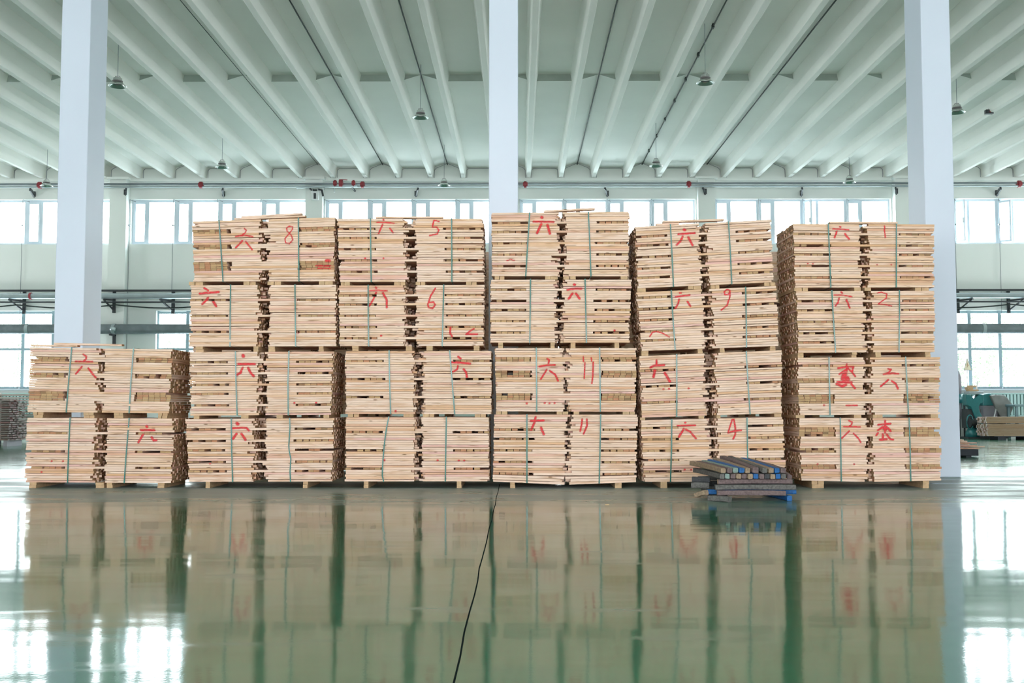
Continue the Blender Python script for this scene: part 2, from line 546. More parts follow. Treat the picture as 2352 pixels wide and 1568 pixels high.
# dark filler in the joint where slab and ribs meet the far wall
sl = MB()
for k in range(1, len(ribs)):
    x0, x1 = ribs[k - 1] + 0.10, ribs[k] - 0.10
    if not XL + 0.3 < x0 or not x1 < XR - 0.3: continue
    top = [(x0 + 0.06, Z_FLAT - 0.012), (x1 - 0.06, Z_FLAT - 0.012)] if (k - 24) % 2 else [(x0 + 0.06, Z_FLAT), ((x0 + x1) / 2, Z_PEAK - 0.012), (x1 - 0.06, Z_FLAT)]
    line = [(x0, 7.98), (x0 + 0.005, Z_FLAT - 0.06)] + top + [(x1 - 0.005, Z_FLAT - 0.06), (x1, 7.98)]
    for (ax, az), (bx_, bz) in zip(line, line[1:]):
        sl.bar((ax, Y_WALL - 0.006, az), (bx_, Y_WALL - 0.006, bz), 0.010, 0.016, (0, 1, 0))
tag(sl.build('trim_1', M['pipe'], kind='structure'), 'dark joint lines where the roof slab meets the far wall')

# free-standing columns just behind the stacks
for x, lab in ((-6.26, 'square white column rising behind the short left stack'), (-0.21, 'square white column rising behind the middle stacks'), (5.87, 'square white column at the end of the rightmost stack')):
    tag(MB().box(x - 0.205, x + 0.205, Y_COL, Y_COL + 0.62, 0, Z_RIB - 0.01).build('column', M['column'], bevel=0.012, kind='structure'), lab)

# windows
n_win = 0
FY = Y_WALL + 0.2        # window plane
GR = bpy.data.meshes


def sash(parent, x, w, z0, z1, ang):
    """narrow opening light, hinged on its left edge"""
    s = MB()
    t = 0.055
    s.box(0, t, -0.03, 0.03, 0, z1 - z0).box(w - t, w, -0.03, 0.03, 0, z1 - z0)
    s.box(t, w - t, -0.03, 0.03, 0, t).box(t, w - t, -0.03, 0.03, z1 - z0 - t, z1 - z0)
    o = s.build('sash', M['frame'], parent)
    o.location = (x, -0.03, z0)
    o.rotation_euler = (0, 0, -ang)
    MB().box(t - 0.005, w - t + 0.005, -0.004, 0.004, t - 0.005, z1 - z0 - t + 0.005).build('pane', M['glass'], o)
    MB().box(w - 0.045, w - 0.02, -0.07, -0.03, (z1 - z0) / 2 - 0.07, (z1 - z0) / 2 + 0.07).build('handle', M['white'], o)


for bi, (a, b) in enumerate(FAR_BAYS):
    # upper band: four units, each a narrow sash beside a wide fixed light
    n_win += 1
    x0, x1 = a + 0.3, b - 0.3
    root = tag(empty(f'window_{n_win}', (x0, FY, 0)), 'clerestory window strip of narrow opening and wide fixed lights', kind='structure')
    W = x1 - x0
    fr = MB().box(0, W, -0.05, 0.05, Z_UP0, Z_UP0 + 0.06).box(0, W, -0.05, 0.05, Z_UP1 - 0.06, Z_UP1)
    pn = MB()
    u = W / 4
    for k in range(4):
        fr.box(k * u, k * u + 0.05, -0.05, 0.05, Z_UP0 + 0.06, Z_UP1 - 0.06)
        fr.box(k * u + 0.44, k * u + 0.52, -0.05, 0.05, Z_UP0 + 0.06, Z_UP1 - 0.06)
        fr.box((k + 1) * u - 0.05, (k + 1) * u, -0.05, 0.05, Z_UP0 + 0.06, Z_UP1 - 0.06)
        pn.box(k * u + 0.51, (k + 1) * u - 0.04, -0.004, 0.004, Z_UP0 + 0.05, Z_UP1 - 0.05)
        opened = {(5, 0): 70, (5, 1): 62, (4, 2): 66, (5, 2): 40}.get((bi, k), 0)
        sash(root, k * u + 0.05, 0.39, Z_UP0 + 0.06, Z_UP1 - 0.06, R(opened))
        # opener rod from the sash down to a crank on the sill
        rod = MB().tube([(k * u - 0.02, -0.26, Z_UP1 - 0.02), (k * u - 0.02, -0.26, 1.5)], 0.008, 6).tube([(k * u - 0.02, -0.26, Z_UP1 - 0.02), (k * u + 0.1, -0.06, Z_UP1 - 0.05)], 0.008, 6)
        rod.box(k * u - 0.04, k * u, -0.28, -0.2, 6.5, 6.54).box(k * u - 0.05, k * u + 0.01, -0.29, -0.2, 1.42, 1.52)
        rod.build('opener_rod', M['pipe'], root)
    fr.build('frame', M['frame'], root)
    pn.build('pane', M['glass'], root)
    # lower window: four lights wide, three high
    n_win += 1
    x0, x1 = a + 1.15, b - 1.15
    root = tag(empty(f'window_{n_win}', (x0, FY, 0)), 'tall lower window with shade-darkened frames looking onto pale trees', kind='structure')
    W = x1 - x0
    fr = MB()
    for k in range(5):
        xm = k * W / 4
        fr.box(max(0, xm - 0.05), min(W, xm + 0.05), -0.05, 0.05, Z_LOW0, Z_LOW1)
    for z in (Z_LOW0, 2.66, 3.80):
        fr.box(0, W, -0.045, 0.045, z, z + 0.07)
    fr.build('frame', M['backlitframe'], root)
    MB().box(0.01, W - 0.01, -0.004, 0.004, Z_LOW0 + 0.01, Z_LOW1 - 0.01).build('pane', M['glass'], root)
    MB().box(-0.1, W + 0.1, -0.42, 0.0, Z_LOW0 - 0.05, Z_LOW0).build('window_sill', M['frame'], root)

# trees outside the far windows
for i, (x, y, h, w_) in enumerate([(-20.5, 42, 5.2, 2.6), (-15.0, 44, 4.6, 2.4), (-13.2, 39, 3.2, 1.6), (-8.8, 43, 5.0, 2.5), (15.6, 39, 4.4, 1.7), (17.6, 40, 5.4, 2.0), (20.4, 43, 4.8, 2.4)]):
    t = tag(empty('tree', (x, y, -0.25)), ['round leafy tree beyond the far left end of the windows', 'bushy tree beyond the lower left window', 'low bush-like tree close outside the lower left window', 'broad tree outside, mostly behind the left column',
            'slim tree close outside the lower right window', 'taller tree just right of the slim one outside the right window', 'broad tree beyond the far right end of the windows'][i], 'tree', 'trees in the yard beyond the windows')
    MB().tube([(0, 0, 0), (0.05, 0.02, h * 0.4), (0, 0, h * 0.8)], [0.13, 0.1, 0.05], 8).build('trunk', M['bark'], t)
    lm = MB()
    for _ in range(3600):
        while True:
            q = Vector((rnd.uniform(-1, 1), rnd.uniform(-1, 1), rnd.uniform(-1, 1)))
            if q.length < 1 and noise.noise(q * 2.2 + Vector((i, 0, 0))) > -0.18: break
        p = Vector((q.x * w_ * 0.5, q.y * w_ * 0.5, h * 0.6 + q.z * h * 0.42))
        n = Vector((rnd.gauss(0, 1), rnd.gauss(0, 1), rnd.gauss(0, 1))).normalized()
        e = n.orthogonal().normalized() * rnd.uniform(0.03, 0.075)
        g = n.cross(e)
        lm.poly([p - e, p + g * 0.5, p + e, p - g * 0.5], [(0, 1, 2, 3)])
    lm.build('foliage', M['leaf'], t)

# ------------------------------------------------------------------ pipes along the far wall


def run_x(mb, y, z, r, x0=XL + 0.1, x1=XR - 0.1, n=12):
    return mb.tube([(x0, y, z), ((x0 + x1) / 2, y, z), (x1, y, z)], r, n)


root = tag(empty('sprinkler_pipe', (0, Y_WALL - 0.45, 7.665)), 'grey twin water pipes with red couplings under the roof ledge of the far wall', 'pipe')
run_x(MB(), 0, 0.06, 0.034).build('pipe', M['pipe'], root)
run_x(MB(), -0.02, -0.03, 0.03).build('pipe', M['galv'], root)
for px_ in (77, 453, 829, 1207, 1586, 2350):
    x = wx(px_, Y_WALL - 0.45)
    MB().tube([(x - 0.04, 0, 0.03), (x + 0.04, 0, 0.03)], [0.105, 0.105], 14).tube([(x - 0.07, 0, 0.03), (x + 0.07, 0, 0.03)], 0.075, 14).build('coupling', M['red'], root)
for px_ in (50, 273, 497, 950, 1400, 1626, 1855, 2070, 2312):
    x = wx(px_, Y_WALL - 0.45)
    s = 1 if x < 0 else -1
    yb = 0.155 if min(abs(x - q) for q in PX) < 0.4 else 0.43
    MB().bar((x, yb - 0.01, -0.16), (x + s * 0.12, -0.12, -0.11), 0.05, 0.05).bar((x, yb - 0.01, -0.25), (x + s * 0.1, -0.1, -0.14), 0.04, 0.04).box(x - 0.04, x + 0.04, yb - 0.05, yb, -0.24, -0.08).build('bracket', M['dark'], root)

# valve group and alarm box by the second pilaster
v = tag(empty('valve_assembly', (wx(779, 31.6), 31.62, 7.72)), 'red valves and small branch pipes under the roof pipe left of the middle column', 'valve')
v.location.y = Y_WALL - 0.72
v.location.z = 7.65
MB().tube([(-1.35, 0, -0.1), (-0.6, 0, -0.06), (0.5, 0, -0.05)], 0.03, 10).build('pipe', M['galv'], v)
for x, r_ in ((-0.18, 0.075), (0.0, 0.12), (0.38, 0.07)):
    MB().tube([(x - 0.05, 0, 0.04), (x + 0.05, 0, 0.04)], r_, 12).tube([(x, 0, -0.07), (x, 0, 0.13)], 0.032, 10).build('valve', M['red'], v)
MB().bar((0.0, -0.04, 0.14), (0.2, -0.04, 0.13), 0.03, 0.02).build('handle', M['red'], v)
MB().tube([(-0.2, 0, -0.1), (-0.2, 0, -0.24)], 0.015, 8).tube([(-0.5, 0, -0.08), (-0.5, 0, -0.16)], 0.015, 8).build('drain', M['galv'], v)
MB().box(-1.0, -0.96, 0, 0.715, -0.1, -0.06).box(0.3, 0.34, 0, 0.715, -0.08, -0.04).build('hanger', M['dark'], v)
for ch in list(v.children):
    ch.parent = root
    ch.location = v.location - root.location
bpy.data.objects.remove(v)
d = tag(empty('alarm_box', (wx(718, 31.8), 31.93, 7.43)), 'small clear box with a black sounder hung on the pilaster left of the middle column', 'alarm')
MB().box(-0.11, 0.11, -0.11, 0.0, -0.2, 0.07).build('case', M['white'], d, bevel=0.015)
MB().tube([(0, -0.13, -0.17), (0, -0.13, 0.0)], 0.035, 10).build('sounder', M['dark'], d)
MB().box(-0.05, 0.05, -0.08, -0.02, 0.07, 0.13).box(-0.07, -0.05, -0.1, -0.02, 0.07, 0.14).build('bracket', M['dark'], d)
MB().tube([(0.09, -0.05, 0.13), (0.2, -0.05, 0.11), (0.24, -0.05, -0.08)], 0.03, 8).build('hose', M['dark'], d)

root = tag(empty('cable_tray', (0, Y_WALL - 0.42, 4.45)), 'black cable tray running between the two window bands of the far wall', 'cable tray')
MB().box(XL + 0.1, XR - 0.1, -0.06, 0.06, -0.025, 0.03).build('tray', M['dark'], root)
root2 = tag(empty('heating_pipe', (0, Y_WALL - 0.5, 4.28)), 'galvanised heating pipe with a red coupling below the black cable tray', 'pipe')
run_x(MB(), 0, 0, 0.085, n=14).build('pipe', M['galv'], root2)
MB().tube([(wx(80) - 0.03, 0, 0), (wx(80) + 0.03, 0, 0)], 0.11, 14).build('coupling', M['red'], root2)
for px_ in (50, 266, 395, 2316, 2200):
    x = wx(px_)
    s = 1 if x < 0 else -1
    yb = 0.21 if min(abs(x - q) for q in PX) < 0.36 else 0.485
    MB().box(x - 0.04, x + 0.04, yb - 0.07, yb, -0.5, 0.2).bar((x - s * 0.25, -0.02, -0.11), (x, yb - 0.05, -0.42), 0.045, 0.045).bar((x - s * 0.25, -0.05, -0.11), (x, yb - 0.05, -0.11), 0.045, 0.045).build('bracket', M['dark'], root2)
cb = MB()
cpts = []
xx = XL + 0.2
while xx < XR - 0.2:
    for q in range(6):
        cpts.append((xx + q * 0.5, Y_WALL - 0.62, 4.0 - 0.10 * math.sin(math.pi * q / 6)))
    xx += 3.0
cb.tube(cpts, 0.022, 6)
tag(cb.build('sagging_cable', M['cable']), 'thin black cable sagging between fixings above the lower windows', 'cable')
run_x(MB(), -0.12, -0.2, 0.025, n=8).build('conduit', M['dark'], root2)
dk = tag(empty('duct', (0, Y_WALL - 0.55, 3.27)), 'thick grey round duct crossing the lower windows of the far wall', 'duct')
run_x(MB(), 0, 0, 0.15, n=20).build('pipe', M['duct'], dk)
for px_ in (58, 258, 2258):
    x = wx(px_, Y_WALL - 0.55)
    MB().tube([(x - 0.05, 0, 0), (x + 0.05, 0, 0)], 0.165, 20).build('collar', M['galv'], dk)
for x in PX[1:8]:
    MB().box(x - 0.04, x + 0.04, -0.1, 0.26, -0.2, -0.15).box(x - 0.04, x + 0.04, 0.18, 0.26, -0.45, -0.15).build('bracket', M['dark'], dk)
st = MB().tube([(0, 0, 0), (0.07, -0.02, 0.02), (0.14, 0, 0.0)], [0.06, 0.085, 0.05], 12).box(0.0, 0.05, -0.05, 0.05, -0.06, 0.08)
vv = st.build('duct_valve', M['galv'])
vv.location = (wx(250, Y_WALL - 0.8), Y_WALL - 0.78, 3.24)
tag(vv, 'small metal valve on the front of the thick duct beside the left column', 'valve')

# roof conduits along the peaks of the roof
for k, lab in ((-2, 'black conduit along the roof, second from the left column'), (-1, 'black conduit along the roof above the lamp left of the middle column'), (1, 'black conduit along the roof just right of the middle column'),
               (2, 'black conduit with clips carrying the two lamps right of the middle column'), (3, 'black conduit along the roof at the right, beside a rib'), (-3, 'thin dark conduit along the roof, nearest the left column'), (5, 'thin dark conduit along the roof near the right column')):
    x = RIB0 - 0.5 + 2.01 * k
    r_ = 0.015 if k in (-2, -1, 1, 2, 3) else 0.007
    m_ = MB().tube([(x, 2.0, Z_PEAK - 0.05), (x, 16.0, Z_PEAK - 0.05), (x, Y_WALL - 0.01, Z_PEAK - 0.05)], r_, 8)
    for yy in ([5.0 + 1.7 * q for q in range(16)] if k == 2 else []):
        m_.box(x - 0.02, x + 0.02, yy, yy + 0.12, Z_PEAK - 0.08, Z_PEAK + 0.0)
    tag(m_.build('roof_conduit', M['cable']), lab, 'conduit', 'black conduits along the roof')
bx = tag(empty('exit_beacon', (wx(2285, 25), 25.0, 8.0)), 'small black box with a red light hanging under the roof at the far right', 'light')
MB().box(-0.09, 0.09, -0.05, 0.05, -0.05, 0.05).build('case', M['dark'], bx)
MB().lathe([(0.0, -0.02), (0.03, -0.02), (0.03, 0.01), (0, 0.01)], (0.02, -0.055, 0.0), 10).build('lens', M['red'], bx)
MB().tube([(0, 0, 0.05), (0.0, 0, 0.3)], 0.01, 6).build('hanger', M['cable'], bx)

# high-bay lamps
lamps = [(270, 192, 'high-bay lamp beside the left column, the nearest on that side'), (966, 265, 'high-bay lamp left of the middle column, in front of the plain ribs'), (1620, 185, 'nearest high-bay lamp right of the middle column'),
         (510, 380, 'high-bay lamp above the second stack from the left'), (1507, 377, 'high-bay lamp low over the fourth and fifth stacks, in front of the rib ends'), (2198, 253, 'high-bay lamp half hidden by the rightmost column'),
         (107, 423, 'high-bay lamp by the far wall, left of the left column'), (1020, 422, 'high-bay lamp before the roof pipe, just left of the middle column'), (1951, 415, 'high-bay lamp before the roof pipe, above the rightmost stack')]
lxyz = [(-7.895, 20.365), (-2.14, 22.689), (3.646, 20.24), (-7.841, 27.497), (3.621, 27.416), (9.417, 22.351), (-13.545, 29.839), (-2.131, 29.85), (9.352, 29.508)]


def near_roof(x):
    """height a lamp's hook is fixed at: a rib's underside or the conduit"""
    d_ = min(abs(x - r_) for r_ in ribs)
    return Z_RIB if d_ < 0.1 else Z_PEAK - 0.03


lamp0 = None
for (px_, py_, lab), (x, y) in zip(lamps, lxyz):
    root = tag(empty('high_bay_lamp', (x, y, 7.3)), lab, 'lamp', 'high-bay lamps hanging from the roof')
    top = near_roof(x) - 7.3
    MB().tube([(0, 0, 0.14), (0, 0, top)], 0.006, 6).build('cord', M['pipe'], root)
    if lamp0 is None:
        lamp0 = (MB().lathe([(0.172, -0.055), (0.178, -0.05), (0.12, -0.005), (0.095, 0.03), (0.085, 0.032), (0.115, -0.008), (0.172, -0.055)], n=32).build('reflector', M['lampmetal'], root),
                 MB().lathe([(0.0, 0.03), (0.093, 0.03), (0.10, 0.04), (0.10, 0.055), (0.0, 0.056)], n=28).build('collar', M['lampgrey'], root),
                 MB().lathe([(0.0, 0.055), (0.085, 0.055), (0.085, 0.105), (0.07, 0.115), (0.0, 0.118)], n=20, smooth=False).build('heat_sink', M['lampmetal'], root),
                 MB().lathe([(0.0, -0.004), (0.09, -0.004), (0.09, 0.03)], n=20).build('lens', M['lampgrey'], root),
                 MB().tube([(-0.06, 0, 0.1), (-0.04, 0, 0.15), (0.04, 0, 0.15), (0.06, 0, 0.1)], 0.007, 6).build('bail', M['lampgrey'], root))
    else:
        for q in lamp0:
            c = q.copy()
            link(c, root)

# ------------------------------------------------------------------ boards


def tone_of(seed_tone=None):
    """(colour pick, figure shift)"""
    q = rnd.random()
    t = rnd.uniform(0.0, 0.45) if q < 0.62 else rnd.uniform(0.45, 0.75) if q < 0.82 else rnd.uniform(0.75, 0.88) if q < 0.90 else rnd.uniform(0.9, 1.0)
    return (t if seed_tone is None else seed_tone, rnd.random())


BOX_F = [(0, 3, 2, 1), (4, 5, 6, 7), (0, 1, 5, 4), (1, 2, 6, 5), (2, 3, 7, 6), (3, 0, 4, 7)]
UVAX = {'x': [(0, 1), (0, 1), (0, 2), (1, 2), (0, 2), (1, 2)], 'y': [(1, 0), (1, 0), (0, 2), (1, 2), (0, 2), (1, 2)]}


def boards_object(name, boards, parent, warp=None, m=None, kind=None):
    """boards: (x0, x1, y0, y1, z0, z1, axis, (tone, shift)[, jitter]) -> one mesh with tone and UV layers"""
    vs, fs, col, uvs = [], [], [], []
    for bd in boards:
        x0, x1, y0, y1, z0, z1, ax, (t, sh) = bd[:8]
        j = bd[8] if len(bd) > 8 else 0.0
        n = len(vs)
        raw = [(x0, y0, z0), (x1, y0, z0), (x1, y1, z0), (x0, y1, z0), (x0, y0, z1), (x1, y0, z1), (x1, y1, z1), (x0, y1, z1)]
        e0, e1 = (rnd.gauss(0, j), rnd.gauss(0, j)) if j else (0, 0)
        for q, p in enumerate(raw):
            p = Vector(p)
            if j and q >= 4: p.z -= abs(e0 if q in (4, 7) else e1)
            vs.append(warp(p) if warp else tuple(p))
        for k, fc in enumerate(BOX_F):
            fs.append(tuple(i + n for i in fc))
            endf = 1.0 if (k in (3, 5) if ax == 'x' else k in (2, 4)) else 0.0
            a, b = UVAX[ax][k]
            for i in fc:
                col += [t, endf, sh, 1.0]
                uvs += [raw[i][a] + sh * 37.0, raw[i][b] + t * 13.0 + sh * 5.0]
    me = bpy.data.meshes.new(name)
    me.from_pydata(vs, [], fs)
    ca = me.color_attributes.new('tone', 'FLOAT_COLOR', 'CORNER')
    ca.data.foreach_set('color', col)
    uvl = me.uv_layers.new(name='UVMap')
    uvl.data.foreach_set('uv', uvs)
    me.materials.append(m or M['plank'])
    o = link(bpy.data.objects.new(name, me), parent)
    if kind: o['kind'] = kind
    return o


def seg_dist(px_, pz_, pts):
    best = 9.0
    for (ax, az), (bx_, bz) in zip(pts, pts[1:]):
        dx, dz = bx_ - ax, bz - az
        L2 = dx * dx + dz * dz
        t = 0 if L2 < 1e-12 else max(0, min(1, ((px_ - ax) * dx + (pz_ - az) * dz) / L2))
        d_ = math.hypot(px_ - ax - t * dx, pz_ - az - t * dz)
        best = min(best, d_)
    return best


DEPTH = 0.84
BW = 0.07           # board width
BUNDLES = [
{'k':'1l','x':-5.0234,'z':0.0,'W':1.7794,'H':0.7687,'A':[-0.8849,0.8376,0.9055,0.8282,-0.8842,0.0679,0.8842,0.0604],'N':28,'g':[-0.0589,0.0792],'ties':[6,13,21],'straps':[[(-0.3595,0.7656),(-0.3653,0.3893),(-0.3647,0.0025)],[(0.3462,0.7634),(0.3276,0.3331),(0.317,-0.0003)]],'bear':[(-0.8302,-0.7462,0.0,0.0675),(-0.0387,0.0632,0.0,0.0641),(0.0992,0.1711,0.0,0.0636),(0.7043,0.7882,0.0,0.061)],'marks':[('red_lettering',[(0.0248,[(0.553,0.6783),(0.5655,0.6664)]),(0.0248,[(0.4893,0.629),(0.6508,0.6298)]),(0.0248,[(0.5132,0.5729),(0.4654,0.483)]),(0.0248,[(0.6187,0.5435),(0.648,0.5043),(0.68,0.5104)])]),('red_marking',[(0.0186,[(-0.5738,0.2536),(-0.569,0.2536)])]),('red_marking',[(0.0186,[(-0.4379,0.2543),(-0.4331,0.2543)])]),('red_marking',[(0.0186,[(-0.6868,0.1234),(-0.682,0.1234)])])],'sag':0},
{'k':'1u','x':-5.0459,'z':0.8286,'W':1.7186,'H':0.7772,'A':[-0.8459,0.8604,0.8819,0.8357,-0.8547,0.0785,0.8547,0.063],'N':28,'g':[-0.0157,0.0518],'ties':[5,6,7,8,15,16,22,23],'straps':[[(-0.3507,0.7807),(-0.3691,0.4259),(-0.3847,0.0043)],[(0.3911,0.7731),(0.3797,0.3986),(0.3757,-0.0044)]],'bear':[(-0.7884,-0.668,0.0087,0.0774),(-0.1864,-0.054,0.0055,0.0719),(0.1807,0.301,0.0035,0.0686),(0.7161,0.8303,0.0007,0.0638)],'marks':[('red_lettering',[(0.0186,[(-0.2124,0.6984),(-0.1751,0.6712),(-0.1763,0.6423),(-0.2088,0.6166)]),(0.0186,[(-0.3049,0.6105),(-0.1002,0.6096)]),(0.0206,[(-0.2238,0.5478),(-0.2924,0.4629)]),(0.0206,[(-0.1448,0.5308),(-0.0936,0.4653),(-0.0492,0.4177)])])],'sag':0},
{'k':'2.1','x':-3.0823,'z':0.0,'W':1.7632,'H':0.7514,'A':[-0.9154,0.8234,0.8796,0.8355,-0.8657,0.0748,0.8657,0.0815],'N':27,'g':[-0.0842,0.08],'ties':[4,8,13,17,22],'straps':[[(-0.3329,0.75),(-0.337,0.3794),(-0.3354,-0.0018)],[(0.3535,0.7549),(0.3588,0.6499),(0.3458,0.4235),(0.351,0.364),(0.3708,0.2688),(0.362,0.1263),(0.3677,0.0017)]],'bear':[(-0.6561,-0.6022,0.0,0.0757),(0.5046,0.5644,0.0,0.0802)],'marks':[('red_lettering',[(0.0351,[(-0.2692,0.6921),(-0.261,0.6873)]),(0.0227,[(-0.3237,0.6363),(-0.2051,0.6439),(-0.1577,0.6388),(-0.1321,0.6112)]),(0.0268,[(-0.2777,0.5702),(-0.3207,0.5107)]),(0.0268,[(-0.2183,0.5698),(-0.172,0.4979)])]),('red_marking',[(0.0206,[(-0.6077,0.2196),(-0.6029,0.2196)])])],'sag':0},
{'k':'2.2','x':-3.0947,'z':0.8238,'W':1.7235,'H':0.763,'A':[-0.8696,0.8042,0.878,0.8121,-0.8497,0.0403,0.8497,0.05],'N':28,'g':[-0.0342,0.0741],'ties':[4,9,13,18,23],'straps':[[(-0.3088,0.7712),(-0.2994,0.4259),(-0.2792,-0.002)],[(0.327,0.7693),(0.3261,0.3986),(0.342,-0.0031)]],'bear':[(-0.8076,-0.7355,0.0008,0.0408),(-0.2368,-0.1407,0.0048,0.0441),(0.1895,0.2676,0.0075,0.0465),(0.7537,0.8258,0.0113,0.0497)],'marks':[('red_lettering',[(0.0372,[(-0.2214,0.7165),(-0.2165,0.7093)]),(0.0248,[(-0.2774,0.6145),(-0.0803,0.6135)]),(0.0248,[(-0.2231,0.5697),(-0.2463,0.5097),(-0.288,0.4859)]),(0.0268,[(-0.1573,0.5694),(-0.1265,0.5091),(-0.0898,0.4669)])]),('red_marking',[(0.0206,[(0.4066,0.1439),(0.4114,0.1438)])]),('red_marking',[(0.0206,[(0.6707,0.1448),(0.6755,0.1448)])])],'sag':0},
{'k':'2.3','x':-3.0831,'z':1.628,'W':1.7834,'H':0.7437,'A':[-0.8889,0.8089,0.8931,0.8133,-0.8925,0.066,0.8925,0.0689],'N':27,'g':[-0.0652,0.0785],'ties':[6,13,20],'straps':[[(-0.3976,0.7444),(-0.3966,0.4042),(-0.3909,-0.001)],[(0.381,0.7453),(0.3904,0.4022),(0.3996,-0.0025)]],'bear':[(-0.8127,-0.7159,0.0008,0.0662),(-0.1123,-0.0497,0.0038,0.0673),(0.0642,0.1495,0.0047,0.0676),(0.673,0.7355,0.0074,0.0686)],'marks':[('red_lettering',[(0.0214,[(-0.7193,0.7087),(-0.673,0.6799)]),(0.0253,[(-0.7693,0.64),(-0.6438,0.6511),(-0.541,0.6588)]),(0.0253,[(-0.671,0.5881),(-0.7379,0.5139)]),(0.0273,[(-0.619,0.5593),(-0.5718,0.4905)])]),('red_marking',[(0.0214,[(0.4234,0.1648),(0.4279,0.1648)])])],'sag':0},
{'k':'2.4','x':-3.0759,'z':2.437,'W':1.7279,'H':0.7567,'A':[-0.8873,0.7768,0.8548,0.8268,-0.8569,0.0423,0.8569,0.048],'N':28,'g':[-0.0427,0.0626],'ties':[5,6,7,8,15,16,22,23],'straps':[[(-0.5342,0.7525),(-0.5168,0.4291),(-0.4974,0.002)],[(0.4208,0.7664),(0.4242,0.4117),(0.4288,0.0017)]],'bear':[(-0.914,-0.7425,0.0003,0.0424),(-0.251,-0.1024,0.0019,0.0445),(0.0347,0.206,0.0027,0.0455),(0.6628,0.8455,0.0043,0.0476)],'marks':[('red_lettering',[(0.0136,[(-0.234,0.6503),(-0.2092,0.6264),(-0.2233,0.5919),(-0.2692,0.5639)]),(0.0156,[(-0.3378,0.5539),(-0.235,0.5666),(-0.1325,0.5457)]),(0.0195,[(-0.2586,0.4997),(-0.3397,0.4141)]),(0.0175,[(-0.2188,0.4873),(-0.1398,0.3873)])]),('red_lettering',[(0.0127,[(0.3468,0.6557),(0.307,0.6624),(0.2762,0.6427),(0.2841,0.6059),(0.3352,0.5499),(0.3523,0.4983),(0.3122,0.4536),(0.2666,0.4625),(0.2553,0.5118),(0.3068,0.5711),(0.3468,0.6238),(0.3502,0.6556)])]),('red_marking',[(0.037,[(0.759,0.2432),(0.7933,0.2428)]),(0.0156,[(0.6331,0.1829),(0.8052,0.1811)]),(0.0136,[(0.6561,0.1546),(0.8054,0.1499)])])],'sag':0},
{'k':'3.1','x':-1.2106,'z':0.0,'W':1.7302,'H':0.7638,'A':[-0.8696,0.8475,0.859,0.8441,-0.8659,0.0815,0.8659,0.0823],'N':28,'g':[-0.0289,0.0668],'ties':[5,13,21],'straps':[[(-0.3368,0.7697),(-0.3643,0.636),(-0.3916,0.4335),(-0.4105,0.2076),(-0.4151,0.0652),(-0.3982,0.0)],[(0.3519,0.7628),(0.3443,0.3747),(0.3368,0.0012)]],'bear':[(-0.6388,-0.5791,0.0,0.0817),(0.472,0.5317,0.0,0.0822)],'marks':[('red_marking',[(0.0206,[(-0.3938,0.2516),(-0.389,0.2516)])]),('red_marking',[(0.0206,[(0.2434,0.2496),(0.2482,0.2496)])]),('red_marking',[(0.0206,[(0.4967,0.2462),(0.5015,0.2462)])]),('red_marking',[(0.0206,[(0.56,0.2463),(0.5648,0.2463)])])],'sag':0},
{'k':'3.2','x':-1.1981,'z':0.844,'W':1.7643,'H':0.7582,'A':[-0.8931,0.7955,0.8755,0.7998,-0.88,0.0418,0.88,0.0371],'N':28,'g':[-0.0561,0.064],'ties':[7,15,23],'straps':[[(-0.3477,0.7592),(-0.3442,0.4097),(-0.3338,-0.0009)],[(0.3784,0.7596),(0.4063,0.3856),(0.4353,-0.0024)]],'bear':[(-0.85,-0.718,0.0035,0.0415),(-0.1843,-0.0584,0.0021,0.0398),(0.0495,0.1874,0.0017,0.0391),(0.6727,0.8105,0.0004,0.0375)],'marks':[('red_lettering',[(0.0227,[(0.4799,0.6849),(0.5098,0.6609)]),(0.0248,[(0.4016,0.6191),(0.5156,0.613),(0.6235,0.6008)]),(0.0206,[(0.4769,0.5747),(0.4671,0.5352),(0.419,0.5077)]),(0.0248,[(0.5451,0.5351),(0.5749,0.4932),(0.5842,0.4358)])]),('red_marking',[(0.0227,[(-0.277,0.034),(-0.2722,0.034)])])],'sag':0},
{'k':'3.3','x':-1.2882,'z':1.6393,'W':1.7639,'H':0.7364,'A':[-0.8967,0.7925,0.8861,0.8004,-0.8725,0.0592,0.8725,0.0609],'N':27,'g':[-0.0873,0.0698],'ties':[3,8,13,18,22],'straps':[[(-0.515,0.7345),(-0.5197,0.3996),(-0.5197,-0.0005)],[(0.3879,0.739),(0.3815,0.3965),(0.3743,0.0007)]],'bear':[(-0.7189,-0.6393,0.0006,0.0594),(-0.0707,0.0089,0.0021,0.06),(0.1794,0.259,0.0027,0.0603),(0.7475,0.8214,0.0041,0.0608)],'marks':[('red_lettering',[(0.0195,[(-0.4272,0.7088),(-0.4182,0.7019)]),(0.0156,[(-0.4989,0.669),(-0.3914,0.6742),(-0.2898,0.6645)]),(0.0195,[(-0.42,0.6514),(-0.4607,0.5598),(-0.5071,0.4855)]),(0.0234,[(-0.3409,0.6395),(-0.2963,0.5591),(-0.2971,0.4675)])]),('red_lettering',[(0.0175,[(0.2866,0.696),(0.2305,0.6026),(0.1969,0.4999),(0.2084,0.4633),(0.2539,0.454),(0.2877,0.4938),(0.2649,0.5282),(0.2082,0.5227)])]),('red_marking',[(0.0195,[(0.472,0.2198),(0.467,0.1573),(0.4938,0.1118)]),(0.0175,[(0.7578,0.2077),(0.7126,0.1795),(0.6617,0.1398),(0.799,0.1396)])]),('red_marking',[(0.0214,[(-0.3712,0.1248),(-0.3666,0.1248)])])],'sag':0},
